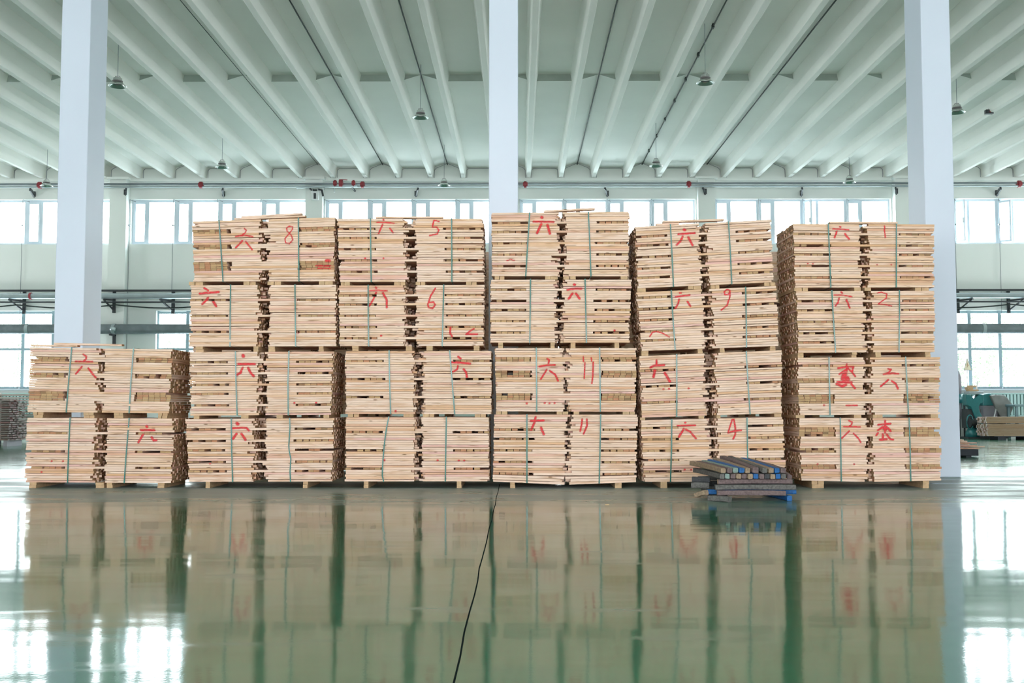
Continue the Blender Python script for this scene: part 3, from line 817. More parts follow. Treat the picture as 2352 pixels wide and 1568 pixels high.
{'k':'3.4','x':-1.2841,'z':2.432,'W':1.7687,'H':0.7672,'A':[-0.9203,0.811,0.8601,0.8113,-0.8785,0.0434,0.8785,0.0445],'N':28,'g':[-0.0725,0.0646],'ties':[4,9,14,19,23],'straps':[[(-0.4744,0.7724),(-0.4847,0.4244),(-0.4959,-0.0005)],[(0.5013,0.7689),(0.4943,0.4231),(0.4837,-0.0018)]],'bear':[(-0.8671,-0.7529,0.0006,0.0435),(-0.2221,-0.0852,0.0035,0.0439),(0.0403,0.1601,0.0046,0.044),(0.6505,0.7816,0.0074,0.0444)],'marks':[('red_lettering',[(0.0195,[(-0.3215,0.7538),(-0.3171,0.7503)]),(0.0146,[(-0.4024,0.7216),(-0.2886,0.7203),(-0.1922,0.7098)]),(0.0175,[(-0.3328,0.6949),(-0.36,0.6373),(-0.3848,0.5855)]),(0.0175,[(-0.2457,0.6487),(-0.2111,0.5968)])]),('red_lettering',[(0.0156,[(0.3491,0.7344),(0.2869,0.7461),(0.2674,0.6653),(0.3186,0.6629),(0.3437,0.6249),(0.3218,0.5788),(0.276,0.5708),(0.2301,0.5616)])]),('red_marking',[(0.0175,[(-0.5613,0.283),(-0.5567,0.283)])]),('red_marking',[(0.0175,[(-0.3392,0.2828),(-0.3346,0.2828)])])],'sag':0},
{'k':'4.1','x':0.5482,'z':0.0,'W':1.7241,'H':0.8004,'A':[-0.8451,0.8767,0.8834,0.8768,-0.8598,0.0796,0.8598,0.0732],'N':29,'g':[-0.0062,0.0618],'ties':[3,8,13,18,22],'straps':[[(-0.4657,0.8028),(-0.4572,0.38),(-0.4494,-0.0066)],[(0.4148,0.8028),(0.4156,0.3819),(0.4144,-0.0066)]],'bear':[(-0.6499,-0.5879,0.0,0.0787),(0.6038,0.6872,0.0,0.074)],'marks':[('red_lettering',[(0.0227,[(-0.36,0.7681),(-0.3678,0.7442)]),(0.0227,[(-0.4188,0.7238),(-0.2637,0.7287)]),(0.0248,[(-0.3708,0.7143),(-0.4107,0.6187)]),(0.0268,[(-0.2942,0.6427),(-0.2603,0.5652)])]),('red_lettering',[(0.0196,[(0.1954,0.7443),(0.1908,0.6788),(0.1746,0.6014)])]),('red_lettering',[(0.0196,[(0.2515,0.7444),(0.2567,0.6669),(0.217,0.5717)])])],'sag':0.035},
{'k':'4.2','x':0.5674,'z':0.8767,'W':1.696,'H':0.7622,'A':[-0.8592,0.7984,0.8518,0.7978,-0.8405,0.0382,0.8405,0.0335],'N':28,'g':[-0.0236,0.0363],'ties':[5,6,7,15,16,17,22,23],'straps':[[(-0.3478,0.767),(-0.3497,0.3799),(-0.3528,-0.001)],[(0.4055,0.7622),(0.4102,0.381),(0.4137,-0.0012)]],'bear':[(-0.8405,-0.6968,0.0,0.038),(-0.1103,0.0333,0.0001,0.036),(0.0931,0.1649,0.0001,0.0355),(0.6791,0.8286,0.0001,0.0338)],'marks':[('red_lettering',[(0.0196,[(-0.2184,0.6323),(-0.1947,0.6143),(-0.2048,0.5746)]),(0.0186,[(-0.3152,0.5385),(-0.2193,0.5542),(-0.1261,0.5578)]),(0.0186,[(-0.226,0.5001),(-0.2993,0.386)]),(0.0206,[(-0.1902,0.4881),(-0.1249,0.4402),(-0.0921,0.3683)])]),('red_lettering',[(0.0144,[(0.2112,0.6565),(0.2145,0.5965)]),(0.0155,[(0.2312,0.5845),(0.2221,0.3987)])]),('red_lettering',[(0.0144,[(0.3065,0.6445),(0.3124,0.599)]),(0.0175,[(0.3303,0.5906),(0.3252,0.4288),(0.3131,0.339)])]),('red_marking',[(0.0206,[(-0.4743,0.098),(-0.4695,0.098)])]),('red_marking',[(0.0206,[(-0.2573,0.1021),(-0.2525,0.1021)])]),('red_marking',[(0.0206,[(-0.2007,0.0987),(-0.1959,0.0987)])]),('red_marking',[(0.0206,[(-0.1392,0.1024),(-0.1344,0.1024)])])],'sag':0},
{'k':'4.3','x':0.4965,'z':1.6746,'W':1.697,'H':0.7647,'A':[-0.8397,0.8294,0.8723,0.8282,-0.841,0.0645,0.841,0.0639],'N':28,'g':[-0.0534,0.0433],'ties':[4,9,14,18,23],'straps':[[(-0.365,0.7669),(-0.3642,0.4102),(-0.3639,-0.0)],[(0.2865,0.7669),(0.3054,0.3531),(0.3221,0.0)]],'bear':[(-0.7411,-0.682,0.0005,0.0644),(-0.112,-0.0553,0.0003,0.0642),(0.1297,0.1921,0.0002,0.0641),(0.6573,0.7163,0.0001,0.0639)],'marks':[('red_lettering',[(0.0292,[(0.1581,0.7017),(0.1649,0.6994)]),(0.0214,[(0.078,0.6365),(0.1682,0.6525),(0.2474,0.6502)]),(0.0253,[(0.1411,0.593),(0.0971,0.5301)]),(0.0253,[(0.1808,0.593),(0.2275,0.5301)])]),('red_marking',[(0.0234,[(0.6564,0.1445),(0.6609,0.1445)])])],'sag':0},
{'k':'4.4','x':0.5021,'z':2.5028,'W':1.6692,'H':0.7791,'A':[-0.8349,0.8121,0.8494,0.8252,-0.8271,0.0402,0.8271,0.0389],'N':28,'g':[-0.0239,0.0617],'ties':[4,9,14,19,23],'straps':[[(-0.3697,0.7807),(-0.3949,0.3874),(-0.4182,-0.0012)],[(0.3329,0.7767),(0.3561,0.3841),(0.3751,-0.0011)]],'bear':[(-0.7906,-0.6709,0.0012,0.0401),(-0.1808,-0.027,0.0007,0.0396),(0.0413,0.1951,0.0006,0.0395),(0.7303,0.8157,0.0001,0.039)],'marks':[('red_lettering',[(0.0312,[(-0.2268,0.7193),(-0.2211,0.7157)]),(0.0214,[(-0.3266,0.6668),(-0.0824,0.6603)]),(0.0273,[(-0.23,0.6349),(-0.281,0.5255)]),(0.0273,[(-0.1561,0.6228),(-0.1272,0.5188)])]),('red_marking',[(0.0107,[(-0.6472,0.1918),(-0.6013,0.2033),(-0.5555,0.1916)])])],'sag':0},
{'k':'5.1','x':2.3434,'z':0.0,'W':1.7137,'H':0.7502,'A':[-0.8886,0.8092,0.8265,0.8497,-0.8562,0.0764,0.8562,0.0822],'N':27,'g':[-0.0452,0.0554],'ties':[4,9,13,18,23],'straps':[[(-0.4786,0.7501),(-0.5017,0.3748),(-0.5336,-0.001)],[(0.4198,0.7504),(0.404,0.3629),(0.3882,0.0014)]],'bear':[(-0.6487,-0.567,0.0,0.0772),(0.4569,0.5322,0.0,0.0809)],'marks':[('red_lettering',[(0.0207,[(-0.3195,0.7082),(-0.3145,0.7069)]),(0.0196,[(-0.4133,0.6722),(-0.199,0.6739)]),(0.024,[(-0.3398,0.6325),(-0.4013,0.5385)]),(0.0218,[(-0.3149,0.6257),(-0.2659,0.5993),(-0.201,0.5159)])]),('red_lettering',[(0.0163,[(0.2451,0.7332),(0.1864,0.5781)]),(0.0196,[(0.1863,0.5756),(0.2757,0.5989),(0.3452,0.6038)]),(0.0196,[(0.2639,0.7328),(0.2771,0.6263),(0.2706,0.5516),(0.2428,0.5022)])]),('red_marking',[(0.0196,[(-0.3574,0.1451),(-0.3524,0.145)])]),('red_marking',[(0.0196,[(-0.2796,0.142),(-0.2746,0.142)])])],'sag':0},
{'k':'5.2','x':2.3159,'z':0.8097,'W':1.7029,'H':0.745,'A':[-0.8746,0.7667,0.8472,0.8385,-0.842,0.031,0.842,0.084],'N':27,'g':[-0.0749,0.0615],'ties':[6,13,20],'straps':[[(-0.4006,0.7424),(-0.4149,0.3506),(-0.4305,-0.0043)],[(0.4234,0.7455),(0.4375,0.3575),(0.4562,-0.0003)]],'bear':[(-0.8609,-0.7978,0.001,0.0314),(-0.1608,-0.0915,0.0177,0.0536),(0.0535,0.104,0.0223,0.06),(0.7467,0.8349,0.0395,0.0824)],'marks':[('red_lettering',[(0.0218,[(-0.6412,0.6848),(-0.6435,0.6337)]),(0.024,[(-0.7178,0.6022),(-0.6692,0.622),(-0.5535,0.6237)]),(0.0283,[(-0.6655,0.5643),(-0.6855,0.4858)]),(0.0283,[(-0.5476,0.5277),(-0.4953,0.4236)])]),('red_marking',[(0.0196,[(-0.5775,0.3337),(-0.5724,0.3335)])]),('red_marking',[(0.0196,[(-0.5104,0.3338),(-0.5054,0.3336)])]),('red_marking',[(0.0196,[(-0.2764,0.3329),(-0.2713,0.3327)])])],'sag':0},
{'k':'5.3','x':2.3018,'z':1.5778,'W':1.6799,'H':0.7166,'A':[-0.8902,0.7692,0.8153,0.8458,-0.8271,0.0605,0.8271,0.1213],'N':26,'g':[-0.0553,0.0615],'ties':[4,8,13,18,23],'straps':[[(-0.4188,0.7154),(-0.4254,0.3875),(-0.4277,0.002)],[(0.4626,0.7158),(0.4516,0.351),(0.4409,0.0009)]],'bear':[(-0.8237,-0.7387,0.0037,0.0622),(-0.1496,-0.0873,0.0308,0.0865),(0.1165,0.1788,0.0419,0.0963),(0.7221,0.79,0.0674,0.1187)],'marks':[('red_lettering',[(0.0175,[(-0.3203,0.6845),(-0.3013,0.6836)]),(0.0175,[(-0.3721,0.6375),(-0.2759,0.6469),(-0.2025,0.6527)]),(0.0195,[(-0.3317,0.607),(-0.3506,0.5505),(-0.386,0.5004)]),(0.0214,[(-0.2362,0.574),(-0.2041,0.5177)])]),('red_lettering',[(0.0156,[(0.2763,0.6857),(0.2435,0.7009),(0.2084,0.674),(0.2174,0.6337),(0.257,0.6376),(0.2784,0.6822),(0.2723,0.6085),(0.2331,0.5078),(0.1625,0.4562)])]),('red_marking',[(0.0136,[(-0.723,0.1701),(-0.6842,0.2202),(-0.6377,0.2299),(-0.5709,0.21),(-0.4841,0.155)])])],'sag':0},
{'k':'5.4','x':2.257,'z':2.3479,'W':1.6532,'H':0.7558,'A':[-0.8535,0.7966,0.8039,0.8835,-0.8245,0.0471,0.8245,0.1214],'N':27,'g':[-0.059,0.0456],'ties':[4,8,13,18,22],'straps':[[(-0.3938,0.7556),(-0.3913,0.4264),(-0.3909,0.0007)],[(0.3064,0.7561),(0.3116,0.4256),(0.3137,-0.0006)]],'bear':[(-0.8245,-0.7165,0.0049,0.0495),(-0.2105,-0.0514,0.0347,0.0783),(0.0623,0.1759,0.0449,0.0896),(0.7099,0.8461,0.075,0.1193)],'marks':[('red_lettering',[(0.0331,[(-0.2295,0.6868),(-0.2227,0.6841)]),(0.0214,[(-0.3023,0.6364),(-0.1028,0.6397)]),(0.0234,[(-0.2525,0.6038),(-0.2775,0.5532),(-0.3274,0.5062)]),(0.0253,[(-0.1848,0.5887),(-0.1377,0.4942)])])],'sag':0},
{'k':'6.1','x':4.2016,'z':0.0,'W':1.6935,'H':0.7431,'A':[-0.8526,0.8357,0.8568,0.837,-0.8388,0.0929,0.8388,0.0936],'N':27,'g':[-0.0522,0.0265],'ties':[5,6,12,13,19,20,21,22],'straps':[[(-0.3578,0.745),(-0.3587,0.3898),(-0.3629,-0.0045)],[(0.4566,0.7456),(0.4649,0.3895),(0.4709,-0.0022)]],'bear':[(-0.704,-0.5525,0.0,0.093),(0.6201,0.6986,0.0,0.0936)],'marks':[('red_lettering',[(0.0156,[(-0.2525,0.71),(-0.2138,0.6931),(-0.2257,0.6594),(-0.2541,0.6392)]),(0.0156,[(-0.3156,0.6392),(-0.12,0.6346)]),(0.0175,[(-0.2497,0.5863),(-0.3391,0.5021)]),(0.0175,[(-0.2,0.5582),(-0.1451,0.502),(-0.1181,0.4514)])]),('red_lettering',[(0.0214,[(0.1773,0.7098),(0.1753,0.5692)]),(0.0214,[(0.0928,0.6614),(0.2382,0.676)]),(0.0214,[(0.1483,0.6367),(0.0918,0.5974)]),(0.0234,[(0.193,0.6367),(0.2427,0.586)]),(0.0448,[(0.1649,0.6198),(0.1816,0.6142)]),(0.0195,[(0.0913,0.5637),(0.0685,0.5356)]),(0.0234,[(0.147,0.5468),(0.1462,0.4906)]),(0.0253,[(0.1125,0.485),(0.1911,0.4906)]),(0.0214,[(0.1918,0.5468),(0.2359,0.4906),(0.2695,0.485)])]),('red_marking',[(0.0175,[(-0.6413,0.1936),(-0.6367,0.1936)])]),('red_marking',[(0.0175,[(-0.2044,0.1936),(-0.1999,0.1936)])])],'sag':0.015},
{'k':'6.2','x':4.1988,'z':0.8357,'W':1.7087,'H':0.6874,'A':[-0.8665,0.7231,0.8636,0.7294,-0.8437,0.0338,0.8437,0.044],'N':25,'g':[-0.0553,0.0462],'ties':[5,6,7,8,14,15,21],'straps':[[(-0.4691,0.6858),(-0.4762,0.3424),(-0.4823,-0.0011)],[(0.4361,0.689),(0.4501,0.3378),(0.4645,-0.0011)]],'bear':[(-0.8798,-0.7727,0.0001,0.0339),(-0.1811,-0.091,0.0006,0.0381),(0.0442,0.168,0.0007,0.0395),(0.7309,0.8266,0.0012,0.0436)],'marks':[('red_lettering',[(0.0214,[(-0.3639,0.5587),(-0.2682,0.573),(-0.1786,0.5726)]),(0.0175,[(-0.2582,0.6069),(-0.2608,0.5221)]),(0.0195,[(-0.2463,0.5559),(-0.3494,0.4886)]),(0.0195,[(-0.2354,0.5446),(-0.1919,0.4992),(-0.1593,0.4594)]),(0.0604,[(-0.2877,0.4883),(-0.3007,0.4318),(-0.2557,0.4316)]),(0.0253,[(-0.3752,0.3927),(-0.2063,0.3862)]),(0.0292,[(-0.3816,0.3701),(-0.3205,0.3416),(-0.2748,0.3583)]),(0.0234,[(-0.207,0.3636),(-0.1687,0.3183)]),(0.0195,[(-0.1842,0.5726),(-0.197,0.5161)])]),('red_lettering',[(0.0166,[(0.2299,0.5482),(0.269,0.5401),(0.2404,0.5029),(0.1953,0.4884)]),(0.0175,[(0.1728,0.4839),(0.2796,0.4948),(0.3525,0.4876)]),(0.0195,[(0.2336,0.418),(0.1421,0.3393)]),(0.0214,[(0.2727,0.4009),(0.323,0.3667),(0.3449,0.3101)])]),('red_marking',[(0.0136,[(-0.2825,0.1126),(-0.1461,0.1118)])]),('red_marking',[(0.0195,[(-0.5495,0.1174),(-0.5449,0.1174)])])],'sag':0},
{'k':'6.3','x':4.1718,'z':1.5589,'W':1.6563,'H':0.7429,'A':[-0.838,0.803,0.8381,0.8065,-0.8183,0.0564,0.8183,0.0673],'N':27,'g':[-0.0252,0.0767],'ties':[4,8,13,18,22],'straps':[[(-0.4009,0.744),(-0.3956,0.4755),(-0.3784,-0.0008)],[(0.3992,0.7418),(0.398,0.4721),(0.388,0.0019)]],'bear':[(-0.8183,-0.7448,0.0003,0.0567),(-0.1738,-0.1083,0.0026,0.0609),(0.1087,0.1765,0.0036,0.0628),(0.7073,0.7751,0.0058,0.0668)],'marks':[('red_lettering',[(0.0214,[(-0.2871,0.7254),(-0.2762,0.714)]),(0.0146,[(-0.3722,0.6915),(-0.2601,0.6866),(-0.1617,0.6681)]),(0.0175,[(-0.3148,0.6572),(-0.3241,0.606),(-0.3592,0.5606)]),(0.0195,[(-0.2277,0.6341),(-0.1908,0.5372)])]),('red_lettering',[(0.0127,[(0.1388,0.7128),(0.1894,0.7241),(0.2508,0.701),(0.2502,0.6553),(0.1536,0.5815),(0.2323,0.5732),(0.3109,0.5558)])])],'sag':0},
{'k':'6.4','x':4.1715,'z':2.3619,'W':1.6975,'H':0.7702,'A':[-0.8543,0.8186,0.8575,0.8075,-0.8416,0.0411,0.8416,0.0445],'N':28,'g':[-0.0496,0.0583],'ties':[4,9,14,18,23],'straps':[[(-0.4264,0.7691),(-0.4212,0.4318),(-0.4149,0.0011)],[(0.3885,0.7677),(0.3831,0.3757),(0.3778,0.0001)]],'bear':[(-0.845,-0.6351,0.0004,0.0413),(-0.1245,-0.0451,0.0016,0.0427),(0.0003,0.0797,0.0019,0.0429),(0.6126,0.7826,0.0033,0.0442)],'marks':[('red_lettering',[(0.0195,[(-0.2849,0.7343),(-0.2759,0.732)]),(0.0146,[(-0.3714,0.7087),(-0.2697,0.7057),(-0.1795,0.6969)]),(0.0195,[(-0.3212,0.678),(-0.3513,0.6034)]),(0.0214,[(-0.2258,0.6474),(-0.1795,0.5869)])]),('red_lettering',[(0.0146,[(0.2449,0.7439),(0.2519,0.6748),(0.2544,0.6056)])]),('red_marking',[(0.0156,[(-0.6821,0.2914),(-0.6775,0.2914)])]),('red_marking',[(0.0156,[(-0.6208,0.2857),(-0.6162,0.2857)])]),('red_marking',[(0.0156,[(0.1532,0.2745),(0.1578,0.2745)])]),('red_marking',[(0.0156,[(0.3239,0.2745),(0.3285,0.2745)])])],'sag':0},

]

BUNDLE_TEXT = {
    '1l': 'lower bundle of the short leftmost stack, red six on its right half',
    '1u': 'upper bundle of the short leftmost stack, red two over six near its middle',
    '2.1': 'floor-level bundle of the second stack, bowed right strap and bold red six',
    '2.2': 'second bundle up in the second stack, bold red six beside the strap',
    '2.3': 'third bundle up in the second stack, bold red six at its left end',
    '2.4': 'topmost bundle of the second stack from the left, marked red 8',
    '3.1': 'floor-level bundle of the third stack, leaning left strap, only small red dabs',
    '3.2': 'second bundle up in the third stack, red six on its right half',
    '3.3': 'third bundle up in the third stack from the left, marked red 6',
    '3.4': 'topmost bundle of the third stack from the left, marked red 5',
    '4.1': 'floor-level bundle of the fourth stack, red 11 strokes and sagging bottom boards',
    '4.2': 'second bundle up in the fourth stack, red 11 strokes, thick end-grain blocks',
    '4.3': 'third bundle up in the fourth stack, red six right of the centre gap',
    '4.4': 'topmost bundle of the fourth stack, bold red six at its centre',
    '5.1': 'floor-level bundle behind the scrap timber pile, marked red 4',
    '5.2': 'second bundle up above the scrap timber pile, crooked red six at its upper left',
    '5.3': 'tilted third bundle above the scrap timber pile, marked red 9',
    '5.4': 'tilted topmost bundle of the leaning fifth stack, bold red six at its centre',
    '6.1': 'floor-level bundle of the rightmost stack, red scribble on its right half',
    '6.2': 'second bundle up in the rightmost stack, large red scribble on its left half',
    '6.3': 'third bundle up in the rightmost stack, marked red 2',
    '6.4': 'topmost bundle of the rightmost stack, marked with a red upright 1',
}
ROOTS = {}


def make_bundle(B):
    W, H, N = B['W'], B['H'], B['N']
    y_off = rnd.uniform(-0.012, 0.012)
    root = tag(empty('plank_bundle', (B['x'], Y_STACK + y_off, B['z'])), BUNDLE_TEXT[B['k']], 'plank bundle', 'strapped plank bundles stacked in a row')
    ROOTS[B['k']] = root
    A = B['A']
    sag = B['sag']

    def warp(p):
        u, v = p[0] / W + 0.5, p[2] / H
        x = (1 - v) * ((1 - u) * A[4] + u * A[6]) + v * ((1 - u) * A[0] + u * A[2])
        z = (1 - v) * ((1 - u) * A[5] + u * A[7]) + v * ((1 - u) * A[1] + u * A[3])
        if sag: z -= sag * max(0, 1 - v / 0.2) * math.exp(-((u - 0.5) / 0.25) ** 2)
        return (x, p[1], z)

    front, rest = [], []          # (board, weight)
    t = H / N
    g0, g1 = B['g']
    L0, L1 = -W / 2, W / 2
    ties = set(B['ties'])
    for i in range(N):
        z0 = i * t
        z1 = z0 + t - 0.0009 - abs(rnd.gauss(0, 0.0012))
        if i in ties:
            mid = (g0 + g1) / 2
            left_end = mid - 0.43 + rnd.uniform(-0.015, 0.012)
            right_end = mid + 0.43 + rnd.uniform(-0.012, 0.015)
            multi = (i - 1 in ties) or (i + 1 in ties)
            for k in range(12):
                y0 = k * BW + (rnd.gauss(0, 0.003) if k == 0 else 0)
                bd = (left_end + 0.018 + rnd.uniform(-0.006, 0.012), right_end - 0.018 + rnd.uniform(-0.012, 0.006), y0, k * BW + BW - 0.002, z0, z1, 'x', tone_of(), 0.0006)
                (front if k == 0 else rest).append((bd, 0.86))
            for lo, hi in ((L0, left_end), (right_end, L1)):
                x = lo + rnd.uniform(0.0, 0.012)
                while x + 0.05 < hi + 0.01:
                    w = BW * rnd.uniform(0.93, 1.04)
                    if rnd.random() < (0.06 if multi else 0.2):
                        x += w
                        continue
                    y0 = abs(rnd.gauss(0.006, 0.007)) + (0.0 if multi else 0.004)
                    bd = (x, min(x + w - 0.0035, hi + (0.012 if hi < L1 else 0)), y0, y0 + DEPTH - rnd.uniform(0, 0.02), z0, z1 - (0.0 if multi else rnd.uniform(0, 0.003)), 'y', tone_of(), 0.0004)
                    front.append((bd, 0.07))
                    x += w + (rnd.uniform(0, 0.02) if not multi and rnd.random() < 0.3 else 0.001)
        else:
            for lo, hi in ((L0, g0), (g1, L1)):
                for k in range(12):
                    s = 0.010 if k == 0 else 0.016
                    a = lo + (abs(rnd.gauss(0, 0.012)) if lo == L0 else rnd.gauss(0, s * 1.5))
                    b = hi + (rnd.gauss(0, s * 1.5) if hi == g0 else -abs(rnd.gauss(0, 0.012)))
                    if k >= 8 and rnd.random() < 0.85 or (i >= N - 5 and k in (5, 7, 9)):      # inner boards lengthened to block light through the gap
                        if hi == g0: b = (g0 + g1) / 2 - 0.003 - rnd.uniform(0, 0.012)
                        else: a = (g0 + g1) / 2 + 0.003 + rnd.uniform(0, 0.012)
                    elif rnd.random() < 0.07:
                        if lo == L0: b += rnd.uniform(-0.07, 0.05)
                        else: a += rnd.uniform(-0.05, 0.07)
                    y0 = k * BW + (rnd.gauss(0, 0.005) if k == 0 else 0)
                    bd = (a, b, y0, k * BW + BW - 0.002, z0, z1, 'x', tone_of(), 0.005 if rnd.random() < 0.14 else 0.0009)
                    (front if k == 0 else rest).append((bd, b - a))
    order = sorted(range(len(front)), key=lambda i: -front[i][1])
    keep = set(order[:94])
    for i, (bd, w) in enumerate(front):
        if i in keep: boards_object('plank', [bd], root, warp)
    boards_object('inner_plank_mass', [bd for bd, _ in rest] + [bd for i, (bd, w) in enumerate(front) if i not in keep], root, warp, kind='stuff')

    # straps: over the top, down the front, under the bottom
    for st in B['straps']:
        s = MB()
        yf = -0.013
        ys = 0.0165
        face = [(p[0], yf - 0.002 * math.sin(q), min(max(p[1], -0.004), H + 0.004)) for q, p in enumerate(st)]
        face[0] = (face[0][0], yf, H + 0.004)
        face[-1] = (face[-1][0], yf, -0.003)
        path = [(face[0][0], DEPTH, H + 0.004)] + face + [(face[-1][0], DEPTH * 0.5, -0.003)]
        path = [Vector(warp(p)) for p in path]
        for q in range(len(path) - 1):
            d_ = path[q + 1] - path[q]
            up = (0, 1, 0) if abs(d_.z) > abs(d_.y) else (0, 0, 1)
            s.bar(path[q], path[q + 1], 0.015, 0.0016, up)
        s.build('strap', M['strap'], root)

    # bearers under the boards, built up from two or three offcuts each
    for bi, (xa, xe, zb, zt) in enumerate(B['bear']):
        w = min(xe - xa, 0.17)
        bm = MB()
        n = 1 if zt - zb < 0.05 else 2
        if w > 0.11:
            cuts = [xa, xa + w * rnd.uniform(0.4, 0.6), xa + w]
        else:
            cuts = [xa, xa + w]
        for a, e in zip(cuts, cuts[1:]):
            for q in range(n):
                za, ze = zb + (zt - zb) * q / n, zb + (zt - zb) * (q + 1) / n
                y0 = rnd.uniform(0.0, 0.03)
                bm.box(a + 0.001, e - 0.001 + rnd.uniform(-0.006, 0), y0, DEPTH - 0.02, za + (0.0 if q == 0 else 0.0012), ze)
        bm.build('bearer', M['bearer'], root)

    # red marks, laid on whatever board face is there
    rects = [bd for bd, _ in front]
    for kind, strokes in B['marks']:
        vs, fs, cov = [], [], []
        wmax = max(w for w, _ in strokes)
        xs = [p[0] for _, s in strokes for p in s]
        zs = [p[1] for _, s in strokes for p in s]
        bx0, bx1, bz0, bz1 = min(xs) - wmax, max(xs) + wmax, min(zs) - wmax, max(zs) + wmax
        for bd in rects:
            x0, x1, y0, _, z0, z1 = bd[:6]
            a, e, lo, hi = max(x0, bx0), min(x1, bx1), max(z0, bz0), min(z1, bz1)
            if e - a < 0.004 or hi - lo < 0.002: continue
            nx, nz = max(1, int((e - a) / 0.006)), max(1, int((hi - lo) / 0.0065))
            c = [[0.0] * (nz + 1) for _ in range(nx + 1)]
            for i in range(nx + 1):
                for k in range(nz + 1):
                    x, z = a + (e - a) * i / nx, lo + (hi - lo) * k / nz
                    best = 0.0
                    for w, s in strokes:
                        d_ = seg_dist(x, z, s) / (w * 0.5)
                        best = max(best, min(1, max(0, (1.45 - d_) / 0.75)))
                    c[i][k] = best
            for i in range(nx):
                for k in range(nz):
                    cc = (c[i][k], c[i + 1][k], c[i + 1][k + 1], c[i][k + 1])
                    if max(cc) < 0.02: continue
                    n = len(vs)
                    for (ii, kk), cv in zip(((i, k), (i + 1, k), (i + 1, k + 1), (i, k + 1)), cc):
                        vs.append(warp((a + (e - a) * ii / nx, y0 - 0.0012, lo + (hi - lo) * kk / nz)))
                        cov.append(cv)
                    fs.append((n, n + 1, n + 2, n + 3))
        if not fs: continue
        me = bpy.data.meshes.new(kind)
        me.from_pydata(vs, [], fs)
        at = me.attributes.new('cover', 'FLOAT', 'POINT')
        at.data.foreach_set('value', cov)
        me.materials.append(M['paint'])
        link(bpy.data.objects.new(kind, me), root)


for B in BUNDLES:
    make_bundle(B)

# second row of bundles behind, only glimpsed through the gaps
proto = None
for c, xb in zip('2345566', (-3.87, -2.08, -0.29, 1.50, 3.29, 5.08)):
    z = 0.0
    for r in '1234':
        B = next(b for b in BUNDLES if b['k'] == f'{c}.{r}')
        if proto is None:
            bl = []
            for i in range(28):
                for lo, hi in ((-0.86, -0.02), (0.02, 0.86)):
                    for k in range(12):
                        bl.append((lo + rnd.gauss(0, 0.01), hi + rnd.gauss(0, 0.01), k * 0.07, k * 0.07 + 0.068, 0.05 + i * 0.027, 0.05 + i * 0.027 + 0.0255, 'x', tone_of()))
            for x in (-0.8, -0.1, 0.05, 0.7):
                bl.append((x, x + 0.1, 0.01, 0.83, 0.0, 0.05, 'y', tone_of()))
            o = proto = boards_object('plank_bundle', bl, None)
        else:
            o = proto.copy()
            link(o)
        o.location = (xb + rnd.uniform(-0.02, 0.02), 15.32, z)
        z += 0.807
        tag(o, 'plank bundle in the rear row, glimpsed through the gaps between the front stacks', 'plank bundle', 'plank bundles of the hidden rear row')

# loose planks left lying on top of the stacks: (bundle, x0, x1, height0, height1, depth from front, label)
LOOSE = [
    ('1u', -0.86, -0.30, 0.004, 0.006, 0.02, 'short loose plank overhanging the left end of the short leftmost stack'),
    ('1u', -0.63, 0.20, 0.034, 0.030, 0.12, 'long loose plank lying along the top of the short leftmost stack'),
    ('2.4', -0.36, 0.50, 0.004, 0.012, 0.02, 'loose plank lying across the centre of the second stack from the left'),
    ('2.4', -0.30, 0.44, 0.038, 0.058, 0.10, 'uppermost slanting plank on the second stack from the left'),
    ('3.4', -0.42, 0.40, 0.004, 0.004, 0.02, 'single loose plank on top of the third stack from the left'),
    ('4.4', -0.20, 0.42, 0.004, 0.030, 0.03, 'slanting loose plank on top of the stack at the middle column'),
    ('5.4', -0.56, -0.28, 0.004, 0.004, 0.04, 'short plank end on top of the leaning fifth stack, left of a longer one'),
    ('5.4', -0.48, 0.26, 0.030, 0.016, 0.015, 'longer loose plank on top of the leaning fifth stack'),
    ('6.4', -0.40, 0.42, 0.004, 0.004, 0.02, 'loose plank lying on top of the rightmost stack'),
]
for k, x0, x1, h0, h1, yd, lab in LOOSE:
    B = next(b for b in BUNDLES if b['k'] == k)
    A, W = B['A'], B['W']
    r_ = ROOTS[k]
    za = A[1] + (A[3] - A[1]) * (x0 / W + 0.5) + h0 + 0.004
    zb = A[1] + (A[3] - A[1]) * (x1 / W + 0.5) + h1 + 0.004
    xm = (A[0] + A[2]) / 2
    o = boards_object('loose_plank', [(x0, x1, 0, 0.085, 0, 0.022, 'x', tone_of(0.2 + 0.3 * rnd.random()), 0.0)], None,
                      lambda p: (p[0] - (x0 + x1) / 2, p[1], p[2] + (zb - za) * ((p[0] - x0) / (x1 - x0) - 0.5)))
    o.location = (r_.location.x + xm + (x0 + x1) / 2, r_.location.y + yd, r_.location.z + (za + zb) / 2)
    tag(o, lab, 'plank', 'loose planks on top of the stacks')

# ------------------------------------------------------------------ scrap timber pile in front of the fifth stack
TCOL = {
    'grey': mat('weathered_grey_wood', (0.125, 0.118, 0.11), 0.9, var=0.45, scale=45, bump=0.3),
    'dark': mat('dark_grey_wood', (0.05, 0.05, 0.054), 0.9, var=0.45, scale=45, bump=0.3),
    'mauve': mat('reddish_brown_wood', (0.16, 0.112, 0.11), 0.9, var=0.4, scale=45, bump=0.3),
    'tan': mat('old_tan_wood', (0.30, 0.215, 0.145), 0.9, var=0.4, scale=45, bump=0.3),
    'blue': mat('blue_painted_wood', (0.01, 0.105, 0.31), 0.65, var=0.35, scale=45),
    'mint': mat('mint_painted_wood', (0.22, 0.30, 0.27), 0.8, var=0.35, scale=45),
}
TIP = {'grey': 'dark', 'dark': 'dark', 'mauve': 'tan', 'tan': 'tan', 'blue': 'blue', 'mint': 'dark'}
